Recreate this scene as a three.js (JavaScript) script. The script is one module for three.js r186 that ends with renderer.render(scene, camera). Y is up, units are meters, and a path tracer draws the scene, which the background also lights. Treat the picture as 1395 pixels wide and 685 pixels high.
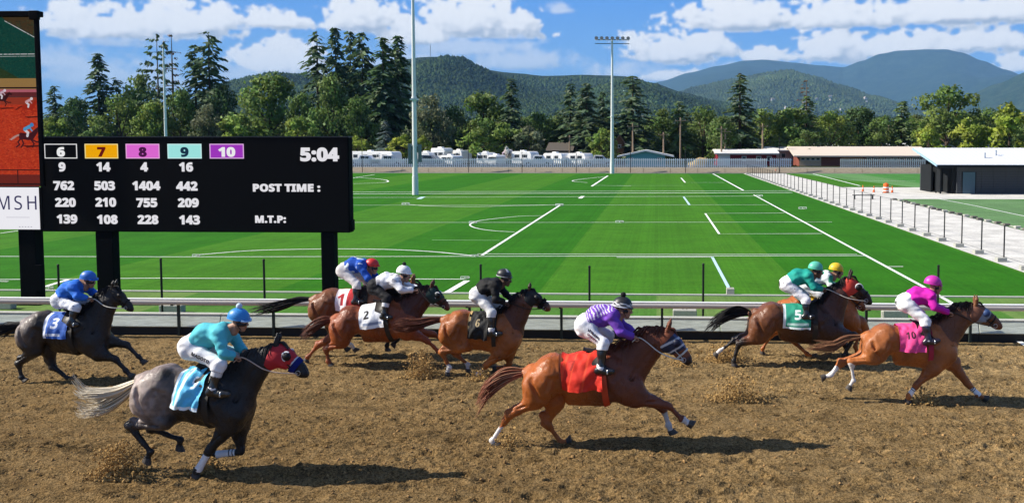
import * as THREE from 'three';
import { mergeGeometries, mergeVertices } from 'three/addons/utils/BufferGeometryUtils.js';
import { RoundedBoxGeometry } from 'three/addons/geometries/RoundedBoxGeometry.js';

// ------------------------------------------------------------------ camera, sky, sun, exposure
const W = 1395, H = 685;                       // the photograph's own size, used to read places from it
const F = 1300, CX = 839, CY = 279, CAMH = 4.4;
const scene = new THREE.Scene();
const FULLH = 840, FULLW = FULLH * W / H;
const camera = new THREE.PerspectiveCamera(2 * Math.atan(FULLH / 2 / F) * 180 / Math.PI, W / H, 0.5, 40000);
camera.setViewOffset(FULLW, FULLH, FULLW / 2 - CX, FULLH / 2 - CY, W, H);
camera.rotation.order = 'YXZ';
camera.position.set(0, CAMH, 0);
camera.rotation.set(-Math.atan(84 / F), Math.atan(56 / F), 0);
camera.updateMatrixWorld(true);
const renderer = new THREE.WebGLRenderer({ antialias: true });
renderer.toneMapping = THREE.LinearToneMapping;
renderer.toneMappingExposure = 1.7;
renderer.shadowMap.enabled = true;

const SUN_EL = 38 * Math.PI / 180, SUN_Z = 0.035;
const sunDir = new THREE.Vector3(-Math.cos(SUN_EL), Math.sin(SUN_EL), SUN_Z).normalize();
const sun = new THREE.DirectionalLight(new THREE.Color(1.0, 0.93, 0.82), 5.0);
sun.name = 'sun';
sun.position.copy(sunDir).multiplyScalar(200).add(new THREE.Vector3(0, 0, -40));
sun.target.position.set(0, 0, -40);
sun.castShadow = true; sun.shadow.radius = 1;
sun.shadow.mapSize.set(4096, 4096);
Object.assign(sun.shadow.camera, { left: -90, right: 90, top: 90, bottom: -90, near: 1, far: 500 });
scene.add(sun, sun.target);

// reading places from the photograph: a pixel's ray, met with the ground or an upright plane
const rayDir = (px, py) => new THREE.Vector3((px - CX) / F, -(py - CY) / F, -1).applyQuaternion(camera.quaternion).normalize();
function G(px, py, y = 0) { const d = rayDir(px, py), t = (y - CAMH) / d.y; return new THREE.Vector3(d.x * t, y, d.z * t); }
function V(px, py, z) { const d = rayDir(px, py), t = z / d.z; return new THREE.Vector3(d.x * t, CAMH + d.y * t, z); }

// ------------------------------------------------------------------ random numbers and noise
function rng(seed) { let a = (seed * 2654435761) >>> 0; return () => { a = (a + 0x6D2B79F5) | 0; let t = Math.imul(a ^ (a >>> 15), 1 | a); t = (t + Math.imul(t ^ (t >>> 7), 61 | t)) ^ t; return ((t ^ (t >>> 14)) >>> 0) / 4294967296; }; }
const clamp = (x, a = 0, b = 1) => Math.min(b, Math.max(a, x)), lerp = (a, b, t) => a + (b - a) * t;
const sstep = (a, b, x) => { const t = clamp((x - a) / (b - a)); return t * t * (3 - 2 * t); };
const HT = new Float32Array(65536); { const r = rng(77); for (let i = 0; i < 65536; i++) HT[i] = r(); }
function vnoise(x, y) {                                         // 0..1
  const ix = Math.floor(x), iy = Math.floor(y), fx = x - ix, fy = y - iy, u = fx * fx * (3 - 2 * fx), v = fy * fy * (3 - 2 * fy);
  const h = (a, b) => HT[((a & 255) << 8) | ((b + (a >> 8) * 57) & 255)];
  const a = h(ix, iy), b = h(ix + 1, iy), c = h(ix, iy + 1), d = h(ix + 1, iy + 1);
  return a + (b - a) * u + (c - a) * v + (a - b - c + d) * u * v;
}
function fbm(x, y, o = 4) { let s = 0, a = 0.5, n = 0; for (let i = 0; i < o; i++) { s += a * vnoise(x, y); n += a; a *= 0.5; x = x * 2.03 + 17.1; y = y * 2.03 + 5.7; } return s / n; }
function vnoise3(x, y, z) { const k = Math.floor(z), f = z - k, u = f * f * (3 - 2 * f); return lerp(vnoise(x + k * 37.3, y + k * 17.9), vnoise(x + (k + 1) * 37.3, y + (k + 1) * 17.9), u); }
function tnoise(x, y, p) {                                      // repeats every p cells
  const ix = Math.floor(x), iy = Math.floor(y), fx = x - ix, fy = y - iy, u = fx * fx * (3 - 2 * fx), v = fy * fy * (3 - 2 * fy), m = (k) => ((k % p) + p) % p;
  const h = (a, b) => HT[(m(a) * 251 + m(b) * 7919 + p * 13) & 65535];
  return lerp(lerp(h(ix, iy), h(ix + 1, iy), u), lerp(h(ix, iy + 1), h(ix + 1, iy + 1), u), v);
}

// ------------------------------------------------------------------ the sky: air and cumulus clouds
{
  const SKY = 0.57, TW = 4096, TH = 2048, data = new Float32Array(TW * TH * 4);
  const azel = (px, py) => { const d = rayDir(px, py); return [Math.atan2(d.x, -d.z), Math.asin(d.y)]; };
  // centre x, base y, half width, height, softness
  const seen = [
    [150, 50, 92, 46, 0], [225, 46, 95, 44, 0], [270, 42, 56, 36, 0], [377, 34, 52, 24, 0], [160, 62, 60, 14, 1], [125, 112, 90, 40, 1], [200, 120, 70, 45, 1],
    [372, 100, 66, 40, 0], [330, 108, 60, 26, 1], [490, 34, 56, 44, 0], [640, 46, 96, 60, 0], [575, 60, 60, 46, 0], [700, 40, 50, 34, 0],
    [620, 72, 110, 26, 1], [700, 92, 100, 26, 1], [560, 96, 70, 30, 1], [765, 16, 24, 14, 1], [1010, 36, 110, 40, 0], [1150, 34, 120, 36, 0], [1300, 28, 110, 38, 0], [1390, 24, 90, 40, 0],
    [915, 82, 78, 44, 0], [968, 74, 54, 32, 0], [850, 104, 90, 28, 1], [900, 108, 70, 18, 0], [1050, 82, 46, 22, 0], [1130, 80, 68, 44, 0], [1215, 76, 66, 30, 0], [1310, 68, 86, 38, 0], [1240, 90, 60, 14, 1],
    [1385, 96, 34, 20, 0], [790, 118, 70, 20, 1], [60, 90, 60, 30, 1], [1010, 96, 60, 14, 1]];
  const clouds = [];
  for (const [x, y, w, h, s] of seen) { const [a, e] = azel(x, y), k = 1 / F; clouds.push([a, e, w * k, h * k, s]); }
  const rr = rng(5);
  for (let i = 0; i < 95; i++) {                               // broken cumulus added out of view all round, kept low for fill light
    const a = (rr() * 2 - 1) * Math.PI, e = 0.05 + Math.pow(rr(), 2.4) * 1.1, s = 0.5 + e * 1.5;
    if (Math.abs(a) < 0.62 && e < 0.2) continue;
    const w = (0.05 + rr() * 0.1) * s;
    clouds.push([a, e, w / Math.max(0.25, Math.cos(e)), w * (0.35 + rr() * 0.3), rr() < 0.3 ? 1 : 0]);
  }
  const air = (el) => {
    const stops = [[-1.6, .3, .33, .3], [-0.02, .36, .45, .5], [0, .34, .60, .92], [0.05, .23, .51, .93], [0.15, .105, .355, .92], [0.45, .04, .16, .50], [1.6, .018, .07, .26]];
    for (let i = 1; i < stops.length; i++) if (el <= stops[i][0]) { const p = stops[i - 1], q = stops[i], t = (el - p[0]) / (q[0] - p[0]); return [lerp(p[1], q[1], t), lerp(p[2], q[2], t), lerp(p[3], q[3], t)]; }
    return [.018, .07, .26];
  };
  const near = new Array(128).fill(0).map((_, b) => {           // clouds that can touch each slice of the round
    const mid = ((b + 0.5) / 128 * 2 - 1) * Math.PI, half = Math.PI / 128;
    return clouds.filter((c) => { let d = Math.abs(c[0] - mid); d = Math.min(d, 2 * Math.PI - d); return d < c[2] * 1.5 + half + 0.03; });
  });
  function dens(list, az, el, n) {
    let best = -1, soft = 0, hgt = 0;
    for (const c of list) {
      let dx = az - c[0]; if (dx > Math.PI) dx -= 2 * Math.PI; else if (dx < -Math.PI) dx += 2 * Math.PI;
      dx /= c[2]; const dy = (el - c[1]) / c[3];
      if (dy > 1.6 || dy < -0.7 || dx > 1.5 || dx < -1.5) continue;
      const yy = dy < 0.12 ? (dy - 0.12) * 3.2 : (dy - 0.12) * 1.05;
      const v = 1 - Math.sqrt(dx * dx * 0.9 + yy * yy);
      if (v > best) { best = v; soft = c[4]; hgt = dy; }
    }
    return [best, soft, hgt];
  }
  for (let row = 0; row < TH; row++) {
    const el = ((row + 0.5) / TH - 0.5) * Math.PI, base = air(el), ce = Math.max(0.3, Math.cos(el));
    for (let col = 0; col < TW; col++) {
      const o = (row * TW + col) * 4;
      let r = base[0], g = base[1], b = base[2];
      if (el > -0.01) {
        const phi = ((col + 0.5) / TW - 0.5) * 2 * Math.PI;     // atan2(z, x)
        let az = phi + Math.PI / 2; if (az > Math.PI) az -= 2 * Math.PI;
        const list = near[Math.min(127, Math.max(0, Math.floor((az / Math.PI + 1) * 64)))];
        if (list.length) {
          const [d0, soft, hgt] = dens(list, az, el);
          if (d0 > -0.7) {
            const sx = az * ce * 42, sy = el * 62;
            const big = fbm(sx * 0.9 + 9, sy * 0.9, 3), fine = fbm(sx * 3.4, sy * 3.2 + 40, 4), puff = 1 - Math.abs(2 * vnoise(sx * 2.1 + 3, sy * 2.1) - 1);
            const d = d0 + (big - 0.5) * 0.85 + (fine - 0.5) * 0.78 + (puff - 0.5) * 0.26;
            const cover = soft ? sstep(-0.05, 0.75, d) * 0.62 : sstep(0.09, 0.27, d);
            if (cover > 0) {
              const big2 = fbm((sx - 0.32) * 0.9 + 9, (sy + 0.55) * 0.9, 3), fine2 = fbm((sx - 0.2) * 3.4, (sy + 0.3) * 3.2 + 40, 4);
              const [e0] = dens(list, az - 0.008, el + 0.010);
              const e = e0 + (big2 - 0.5) * 0.85 + (fine2 - 0.5) * 0.78;
              let lit = clamp(0.86 + (d - e) * 1.25 + (hgt - 0.36) * 1.1, 0, 1);
              lit = lerp(lit, 0.68, soft * 0.5);
              const thin = 1 - sstep(0.1, 0.5, d); lit = Math.max(lit, thin * 0.78);
              const c = [lerp(0.44, 1.1, lit), lerp(0.51, 1.1, lit), lerp(0.63, 1.1, lit)];
              r = lerp(r, c[0], cover); g = lerp(g, c[1], cover); b = lerp(b, c[2], cover);
            }
          }
        }
      }
      data[o] = r * SKY; data[o + 1] = g * SKY; data[o + 2] = b * SKY; data[o + 3] = 1;
    }
  }
  const sky = new THREE.DataTexture(data, TW, TH, THREE.RGBAFormat, THREE.FloatType);
  sky.mapping = THREE.EquirectangularReflectionMapping; sky.magFilter = THREE.LinearFilter; sky.minFilter = THREE.LinearFilter; sky.needsUpdate = true;
  scene.background = sky; scene.environment = sky;
}
scene.fog = new THREE.FogExp2(new THREE.Color(0.30, 0.60, 1.0), 0.00006);

// ------------------------------------------------------------------ helpers
const taken = new Map();
function numbered(name) { const n = taken.get(name) ?? 0; taken.set(name, n + 1); return n ? name + '_' + String(n).padStart(3, '0') : name; }
const shade = (o) => { o.traverse((m) => { if (m.isMesh) { m.castShadow = true; m.receiveShadow = true; } }); return o; };
function mesh(name, geo, mat, parent) { const m = new THREE.Mesh(geo, mat); m.name = name; m.castShadow = m.receiveShadow = true; if (parent) parent.add(m); return m; }
function thing(name, label, category, pos = [0, 0, 0], group) { const o = new THREE.Group(); o.name = numbered(name); o.position.set(...(pos.isVector3 ? pos.toArray() : pos)); o.userData = { label, category }; if (group) o.userData.group = group; scene.add(o); return o; }
function copyOf(src, label, pos, group, turn = 0) { const o = src.clone(); o.name = numbered(src.userData.plain ?? src.name.replace(/_\d+$/, '')); o.userData = { label, category: src.userData.category }; if (group) o.userData.group = group; o.position.set(...(pos.isVector3 ? pos.toArray() : pos)); o.rotation.y = turn; scene.add(o); return o; }
function struct(name, geo, mat) { const m = mesh(numbered(name), geo, mat, scene); m.userData.kind = 'structure'; return m; }
const std = (c, rough = 0.8, extra = {}) => { const m = new THREE.MeshPhysicalMaterial({ roughness: rough, specularIntensity: rough > .84 ? 0.15 : 0.6, ...extra }); if (Array.isArray(c)) m.color.setRGB(...c); else m.color.set(c); return m; };
const box = (w, h, d, x = 0, y = 0, z = 0) => new THREE.BoxGeometry(w, h, d).translate(x, y, z);
const rbox = (w, h, d, r, x = 0, y = 0, z = 0) => new RoundedBoxGeometry(w, h, d, 2, r).translate(x, y, z);
const cyl = (r0, r1, h, n = 16, x = 0, y = 0, z = 0) => new THREE.CylinderGeometry(r1, r0, h, n).translate(x, y + h / 2, z);
const v3 = (x, y, z) => new THREE.Vector3(x, y, z);
function bar(a, b, r, n = 8, r2 = r) { const d = b.clone().sub(a), g = new THREE.CylinderGeometry(r2, r, d.length(), n); g.applyQuaternion(new THREE.Quaternion().setFromUnitVectors(v3(0, 1, 0), d.clone().normalize())); const m = a.clone().add(b).multiplyScalar(0.5); return g.translate(m.x, m.y, m.z); }
function tube(pts, r, seg = 24, n = 6, closed = false) { return new THREE.TubeGeometry(new THREE.CatmullRomCurve3(pts, closed, 'centripetal'), seg, r, n, closed); }
const merge = (list) => mergeGeometries(list.map((g) => { const q = g.index ? g.toNonIndexed() : g; for (const k of Object.keys(q.attributes)) if (!['position', 'normal', 'uv'].includes(k)) q.deleteAttribute(k); return q; }));
function canvasTex(w, h, draw) { const c = document.createElement('canvas'); c.width = w; c.height = h; draw(c.getContext('2d'), w, h); const t = new THREE.CanvasTexture(c); t.colorSpace = THREE.SRGBColorSpace; t.magFilter = THREE.LinearFilter; t.anisotropy = 8; return t; }
function noiseTex(n, fn, srgb) { const d = new Uint8Array(n * n * 4); for (let y = 0; y < n; y++) for (let x = 0; x < n; x++) { const c = fn(x, y, n), o = (y * n + x) * 4; d[o] = clamp(c[0]) * 255; d[o + 1] = clamp(c[1]) * 255; d[o + 2] = clamp(c[2]) * 255; d[o + 3] = 255; } const t = new THREE.DataTexture(d, n, n); t.wrapS = t.wrapT = THREE.RepeatWrapping; t.magFilter = THREE.LinearFilter; t.minFilter = THREE.LinearMipmapLinearFilter; t.generateMipmaps = true; if (srgb) t.colorSpace = THREE.SRGBColorSpace; t.needsUpdate = true; return t; }
// a flat four-cornered or many-cornered sheet on the ground, uv in metres
function sheet(pts, y) {
  const s = new THREE.Shape(pts.map((p) => new THREE.Vector2(p.x, -p.z))), g = new THREE.ShapeGeometry(s); g.rotateX(-Math.PI / 2); g.translate(0, y, 0); return g;
}
function stripe(pts, w, y) {                                    // a painted line along points, laid flat
  const pos = [], idx = [], uv = [], nor = [];
  for (let i = 0; i < pts.length; i++) {
    const a = pts[Math.max(0, i - 1)], b = pts[Math.min(pts.length - 1, i + 1)], dx = b.x - a.x, dz = b.z - a.z, l = Math.hypot(dx, dz) || 1, nx = -dz / l * w / 2, nz = dx / l * w / 2;
    pos.push(pts[i].x + nx, y, pts[i].z + nz, pts[i].x - nx, y, pts[i].z - nz); uv.push(i, 0, i, 1); nor.push(0, 1, 0, 0, 1, 0);
    if (i) { const k = i * 2; idx.push(k - 2, k, k - 1, k - 1, k, k + 1); }
  }
  const g = new THREE.BufferGeometry(); g.setAttribute('position', new THREE.Float32BufferAttribute(pos, 3)); g.setAttribute('normal', new THREE.Float32BufferAttribute(nor, 3)); g.setAttribute('uv', new THREE.Float32BufferAttribute(uv, 2)); g.setIndex(idx); return g;
}
// ------------------------------------------------------------------ ground, track, kerb and rail
const zK = G(839, 462).z, zE = G(839, 402).z, zS = G(839, 422).z, zF = G(839, 236.3).z;
const grassTex = noiseTex(512, (x, y, n) => { const a = tnoise(x / 2, y / 2, 256), b = tnoise(x / 16, y / 16, 32), v = 0.62 + 0.5 * (a - 0.5) + 0.3 * (b - 0.5); return [v * 0.9, v, v * 0.75]; }, true);
{
  const m = std([0.10, 0.115, 0.05], 1, { map: grassTex.clone() }); m.map.repeat.set(4000, 4000);
  struct('ground', new THREE.PlaneGeometry(40000, 40000).rotateX(-Math.PI / 2).translate(0, -0.12, -8000), m);
}
const dirtTex = noiseTex(1024, (x, y) => {
  const a = tnoise(x / 3, y / 3, 341), b = tnoise(x / 9, y / 9, 114), c = tnoise(x / 64, y / 64, 16), d = tnoise(x, y, 1024);
  const v = 0.78 + 0.55 * (a - 0.5) + 0.36 * (b - 0.5) + 0.16 * (c - 0.5) + 0.5 * (d - 0.5) - 0.35 * Math.max(0, tnoise(x / 6 + 3, y / 4, 170) - .68), w = tnoise(x / 28 + 9, y / 28, 37);
  return [v, v * (0.97 + 0.04 * w), v * (0.90 + 0.1 * w)];
}, true);
const dirtBump = noiseTex(1024, (x, y) => { const a = tnoise(x / 2, y / 2, 512), b = tnoise(x / 7, y / 7, 146), c = tnoise(x / 20, y / 20, 51); const v = 0.25 * a + 0.4 * b + 0.35 * c; return [v, v, v]; });
const dirtMat = new THREE.MeshPhysicalMaterial({ roughness: 1, specularIntensity: 0.1, vertexColors: true, map: dirtTex, bumpMap: dirtBump, bumpScale: 0.02 });
const hoofMarks = []; { const r = rng(31); for (let i = 0; i < 1700; i++) hoofMarks.push([-19 + r() * 32, -8.5 + (zK + 8.5) * r(), 0.06 + r() * 0.08, r()]); }
const hoofGrid = new Map(); for (const m of hoofMarks) { const k = Math.floor(m[0]) + ',' + Math.floor(m[1]); for (let i = -1; i < 2; i++) for (let j = -1; j < 2; j++) { const q = (Math.floor(m[0]) + i) + ',' + (Math.floor(m[1]) + j); if (!hoofGrid.has(q)) hoofGrid.set(q, []); hoofGrid.get(q).push(m); } void k; }
function trackHeight(x, z) {
  const flat = sstep(zK + 0.05, zK + 1.2, z);
  const a = fbm(x * 1.1, z * 1.6, 2), b = 1 - Math.abs(2 * vnoise(x * 3.6 + 7, z * 5.2) - 1), c = vnoise(x * 11, z * 13), d = vnoise(x * 24 + 3, z * 26);
  const patch = sstep(0.35, 0.65, fbm(x * 0.35 + 40, z * 0.7, 2));
  let h = (a - 0.5) * 0.05 + ((b - 0.5) * 0.014 + (c - 0.5) * 0.016 + Math.max(0, d - 0.60) * 0.050 + (vnoise(x * 13, z * 30) - .5) * .024 + (vnoise(x * 34, z * 40) - .5) * .016) * (0.45 + 0.75 * patch);
  h += (vnoise(x * .45 + 5, z * 9) - .5) * .028 + (vnoise(x * .9, z * 19 + 7) - .5) * .014;
  const list = hoofGrid.get(Math.floor(x) + ',' + Math.floor(z));
  if (list) for (const m of list) { const dx = (x - m[0]) / 1.25, dz = z - m[1], q = Math.sqrt(dx * dx + dz * dz) / m[2]; if (q < 1.6) { h += q < 1 ? -0.036 * (1 - q * q) : 0.018 * Math.sin((q - 1) / 0.6 * Math.PI) * m[3]; } }
  return h * (0.25 + 0.75 * flat);
}
{
  const x0 = -20, x1 = 13.5, z0 = -8.6, z1 = zK, step = 0.030, nx = Math.round((x1 - x0) / step), nz = Math.round((z0 - z1) / step);
  const g = new THREE.PlaneGeometry(x1 - x0, z0 - z1, nx, nz); g.rotateX(-Math.PI / 2); g.translate((x0 + x1) / 2, 0, (z0 + z1) / 2);
  const p = g.attributes.position, col = new Float32Array(p.count * 3), uv = g.attributes.uv;
  for (let i = 0; i < p.count; i++) {
    const x = p.getX(i), z = p.getZ(i); p.setY(i, trackHeight(x, z)); uv.setXY(i, x / 3, z / 3);
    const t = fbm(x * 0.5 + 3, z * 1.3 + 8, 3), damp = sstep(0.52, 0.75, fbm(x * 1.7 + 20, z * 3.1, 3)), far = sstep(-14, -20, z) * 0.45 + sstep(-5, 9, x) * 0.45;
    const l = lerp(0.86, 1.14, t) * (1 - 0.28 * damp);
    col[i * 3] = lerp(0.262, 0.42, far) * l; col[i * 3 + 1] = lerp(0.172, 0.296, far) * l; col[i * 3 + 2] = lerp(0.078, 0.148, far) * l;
  }
  g.setAttribute('color', new THREE.BufferAttribute(col, 3)); g.computeVertexNormals();
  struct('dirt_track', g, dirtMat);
  const m = std([0.36, 0.24, 0.105], 1, { map: dirtTex.clone() }); m.map.repeat.set(60, 12);
  struct('track_apron', new THREE.PlaneGeometry(240, zK * -1 + 18).rotateX(-Math.PI / 2).translate(0, -0.075, (zK + 18) / 2), m);
}
function clodGeo(seed) { const r = rng(seed), g = new THREE.IcosahedronGeometry(1, 1), p = g.attributes.position, key = new Map(); for (let i = 0; i < p.count; i++) { const k = [p.getX(i), p.getY(i), p.getZ(i)].map((q) => q.toFixed(2)).join(); if (!key.has(k)) key.set(k, 0.62 + r() * 0.6); const s = key.get(k); p.setXYZ(i, p.getX(i) * s * 1.25, p.getY(i) * s * 0.7, p.getZ(i) * s); } g.computeVertexNormals(); return g; }
const clodMat = std([0.29, 0.18, 0.078], 1);
{
  const N = 26000, im = new THREE.InstancedMesh(clodGeo(4), clodMat, N), r = rng(12), m = new THREE.Matrix4(), q = new THREE.Quaternion(), e = new THREE.Euler(), c = new THREE.Color();
  for (let i = 0; i < N; i++) {
    const x = -19 + r() * 32, z = zK + 0.5 + Math.pow(r(), 0.8) * (-9 - zK), s = 0.004 + Math.pow(r(), 8) * 0.022;
    e.set(r() * 6, r() * 6, r() * 6); m.compose(v3(x, trackHeight(x, z) + s * 0.35, z), q.setFromEuler(e), v3(s, s, s)); im.setMatrixAt(i, m);
    const k = 0.6 + r() * 0.75; im.setColorAt(i, c.setRGB(k, k * 0.98, k * 0.95));
  }
  im.name = 'dirt_clods'; im.castShadow = im.receiveShadow = true; im.userData = { label: 'small loose clods scattered over the brown dirt track', category: 'dirt', kind: 'stuff' }; scene.add(im);
}
// kerb of concrete boards along the far side of the track
const concTex = noiseTex(512, (x, y) => { const a = tnoise(x / 3, y / 3, 170), b = tnoise(x / 26, y / 26, 19), c = tnoise(x / 90, y / 40, 6), v = 0.86 + 0.12 * (a - 0.5) + 0.12 * (b - 0.5) + 0.07 * (c - 0.5); return [v, v, v * 0.98]; }, true);
const concBump = noiseTex(512, (x, y) => { const v = 0.6 * tnoise(x / 2, y / 2, 256) + 0.4 * tnoise(x / 20, y / 20, 25); return [v, v, v]; });
const concMat = (c, k = 1) => { const m = std(c, 0.9, { map: concTex.clone(), bumpMap: concBump.clone(), bumpScale: 0.004 }); m.map.repeat.set(k, k); m.bumpMap.repeat.set(k, k); return m; };
{
  const kerb = thing('track_kerb', 'long low grey kerb wall with dark base between dirt track and grass', 'kerb', [0, 0, zK - 0.15]);
  const face = concMat([0.72, 0.78, 0.72]), dark = std([0.035, 0.033, 0.03], 0.9), top = concMat([0.62, 0.62, 0.58]);
  const L = 2.86;
  const gF = rbox(L - 0.015, 0.29, 0.10, 0.012, 0, 0, 0).rotateX(-0.38).translate(0, 0.315, 0.06), gT = rbox(L - 0.012, 0.035, 0.20, 0.01, 0, 0.468, -0.03), gB = box(L - 0.004, 0.20, 0.16, 0, 0.08, 0.02);
  for (let i = -8; i <= 6; i++) { const x = i * L; mesh('kerb_board', gF, face, kerb).position.x = x; mesh('kerb_cap', gT, top, kerb).position.x = x; mesh('kerb_base', gB, dark, kerb).position.x = x; }
  const rail = thing('running_rail', 'long grey running rail on slim dark posts along the track kerb', 'rail', [0, 0, zK + 0.34]);
  const beamM = std([0.56, 0.52, 0.47], 0.6), capM = std([0.78, 0.78, 0.75], 0.4), postM = std([0.02, 0.028, 0.024], 0.6);
  const x0 = -24, x1 = 17;
  const prof = new THREE.Shape(); prof.moveTo(-0.02, -0.055); prof.lineTo(0.05, -0.05); prof.quadraticCurveTo(0.075, 0, 0.05, 0.045); prof.lineTo(-0.02, 0.055); prof.quadraticCurveTo(-0.07, 0, -0.02, -0.055);
  mesh('beam', new THREE.ExtrudeGeometry(prof, { depth: x1 - x0, bevelEnabled: false, curveSegments: 6 }).rotateY(Math.PI / 2).translate(x0, 0.83, 0), beamM, rail);
  mesh('rail_cover', rbox(x1 - x0, 0.022, 0.12, 0.01, (x0 + x1) / 2, 0.896, -0.03), capM, rail);
  mesh('lower_beam', rbox(x1 - x0, 0.03, 0.05, 0.012, (x0 + x1) / 2, 0.755, -0.13), capM, rail);
  const pg = merge([box(0.055, 0.80, 0.055, 0, 0.38, -0.30), box(0.05, 0.05, 0.34, 0, 0.77, -0.15)]);
  for (const px of [-30, 108, 244, 373, 508, 640, 765, 902, 1041, 1180, 1322]) { const p = mesh('rail_post', pg, postM, rail); p.position.x = V(px, 440, zK).x; }
}
// grass verge, concrete edge, the turf field with its bands of mowing
const turfTex = noiseTex(1024, (x, y, n) => {
  const a = tnoise(x, y, 1024), b = tnoise(x / 5, y / 20, 204), c = tnoise(x / 60, y / 60, 17), band = (x < n / 2 ? 1 : -1) * (0.034 + 0.03 * (tnoise(x / 50, y / 12, 20) - .5)), st = tnoise(x / 4 + 3, 0.5, 256) - 0.5;
  const v = 0.78 + band + 0.26 * (a - 0.5) + 0.05 * (b - 0.5) + 0.07 * (c - 0.5) + 0.08 * st;
  return [v * (0.92 + band * 2.6), v, v * (0.9 + band * 3)];
}, true);
function turf(name, pts, y, rgb, shift = 0, k = 15.8) {
  const m = std(rgb, 0.95, { map: turfTex.clone() }); m.map.repeat.set(1 / k, 1 / k); m.map.offset.set(shift, 0);
  return struct(name, sheet(pts, y), m);
}
const XF = 12.9, XR = 18.5;                                     // fence line, and the far edge of the concrete path
{
  const q = (x, z) => v3(x, 0, z);
  turf('grass_verge', [q(-60, zK - 0.2), q(60, zK - 0.2), q(60, zE), q(-60, zE)], 0.008, [0.18, 0.31, 0.075], 0, 9);
  struct('concrete_edge', box(120, 0.05, 0.16, 0, 0.015, zE), concMat([0.62, 0.62, 0.58]));
  turf('turf_field', [q(-95, zE - 0.08), q(XF - 0.4, zE - 0.08), q(XF - 0.4, zF), q(-95, zF)], 0.012, [0.072, 0.250, 0.013], 0.22);
  const path = concMat([0.76, 0.74, 0.71], 0.11);
  struct('concrete_path', sheet([q(XF - 0.4, zE - 0.08), q(XR, zE - 0.08), q(XR, -76), q(90, -76), q(90, -96), q(XR, -96), q(XR, zF), q(XF - 0.4, zF)], 0.016), path);
  turf('practice_field', [q(XR, zE), q(90, zE), q(90, -75.8), q(XR, -75.8)], 0.02, [0.17, 0.33, 0.13], 0.1, 20);
  turf('practice_field', [q(XR, -96.2), q(90, -96.2), q(90, zF), q(XR, zF)], 0.02, [0.16, 0.36, 0.12], 0.3, 24);
  turf('turf_strip', [q(XR, -96.2), q(XR + 7, -96.2), q(XR + 1.5, zF), q(XR, zF)], 0.026, [0.072, 0.250, 0.013], 0.3, 24);
  struct('concrete_strip', box(240, 0.06, 1.2, 0, 0.02, zF - 0.6), concMat([0.5, 0.5, 0.46], 0.3));
}
// painted markings
const lineM = std([0.80, 0.81, 0.78], 0.85), lineB = std([0.45, 0.62, 0.70], 0.85), lineP = std([0.34, 0.55, 0.30], 0.9);
let lineY = 0.018;
function mark(pix, w, mat = lineM, sm = 0) { let pts = pix.map(([x, y]) => G(x, y)); if (sm) pts = new THREE.CatmullRomCurve3(pts).getPoints(sm); lineY += 0.0004; struct('field_line', stripe(pts, w * .78, lineY), mat); }
{
  mark([[656.5, 348], [763, 279.6]], 0.17);
  mark([[741, 294], [712, 294.6], [675, 298], [650, 301.5], [640, 306.4], [645, 310], [657, 312.8], [676, 315], [701, 316.4]], 0.12, lineM, 40);
  mark([[-80, 349.6], [250, 350.4], [1180, 348.8]], 0.12); mark([[650, 346.4], [860, 346.9], [1168, 347]], 0.1);
  mark([[266, 347.8], [340, 342], [400, 340.2], [462, 339.5], [530, 340.4], [589, 343.4], [642, 348.6]], 0.15, lineM, 40);
  mark([[-80, 382], [59, 381], [200, 379.6], [632, 381]], 0.11); mark([[59, 391.5], [92, 381.4]], 0.2);
  mark([[636, 383], [609, 399]], 0.26); mark([[588, 327.4], [680, 328]], 0.09, lineP);
  mark([[440, 303.4], [760, 303.4], [1134, 302.8]], 0.11); mark([[440, 279.9], [840, 279.5], [1048, 279.2]], 0.12);
  mark([[547, 278.4], [590, 281], [650, 281.8], [700, 280.5], [762, 279.4]], 0.2, lineM, 24);
  mark([[440, 269.6], [1040, 267.4]], 0.2); mark([[440, 264.4], [1080, 262.6]], 0.45); mark([[440, 261.8], [1080, 260]], 0.3);
  mark([[971.5, 236.8], [1013, 259.6]], 0.24); mark([[1027, 265.6], [1254, 389]], 0.16); mark([[1254, 389], [1420, 484]], 0.16);
  mark([[928, 242.5], [933.5, 248.8], [987, 248.8]], 0.22); mark([[840, 253], [931, 253]], 0.2, lineP);
  mark([[931.5, 268.4], [939.5, 279.6]], 0.2, lineB); mark([[1069, 290.6], [961, 291.2], [980, 319.2], [1120.5, 318.8]], 0.15);
  mark([[840, 351.4], [970.5, 351]], 0.12); mark([[970.5, 351], [995, 397]], 0.14, lineB); mark([[1211, 364], [1231, 364]], 0.12);
  mark([[806, 254], [828, 239.6]], 0.3); mark([[828, 240.5], [790, 244.5], [780, 247], [800, 249]], 0.2, lineM, 16); mark([[806, 252.5], [860, 253.6]], 0.2);
  mark([[430, 243], [474, 242], [510, 243.6], [528, 246.6], [520, 249], [474, 250.6], [430, 251]], 0.24, lineM, 24); mark([[470, 244.2], [510, 238]], 0.2);
  mark([[570, 271.5], [576, 268.5]], 0.5, lineB); mark([[790, 270.6], [794, 267.6]], 0.4);
  mark([[-60, 321], [0, 318.4], [28, 314.4], [80, 306]], 0.14); mark([[-60, 384], [10, 384.6]], 0.1);
  mark([[1277, 270.8], [1330, 281], [1420, 300]], 0.14); mark([[1310, 278], [1395, 276.6]], 0.12, lineP); mark([[1108, 237], [1172, 253.4], [1215, 253.2]], 0.25); mark([[1150, 246], [1248, 247]], 0.2);
}
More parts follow.
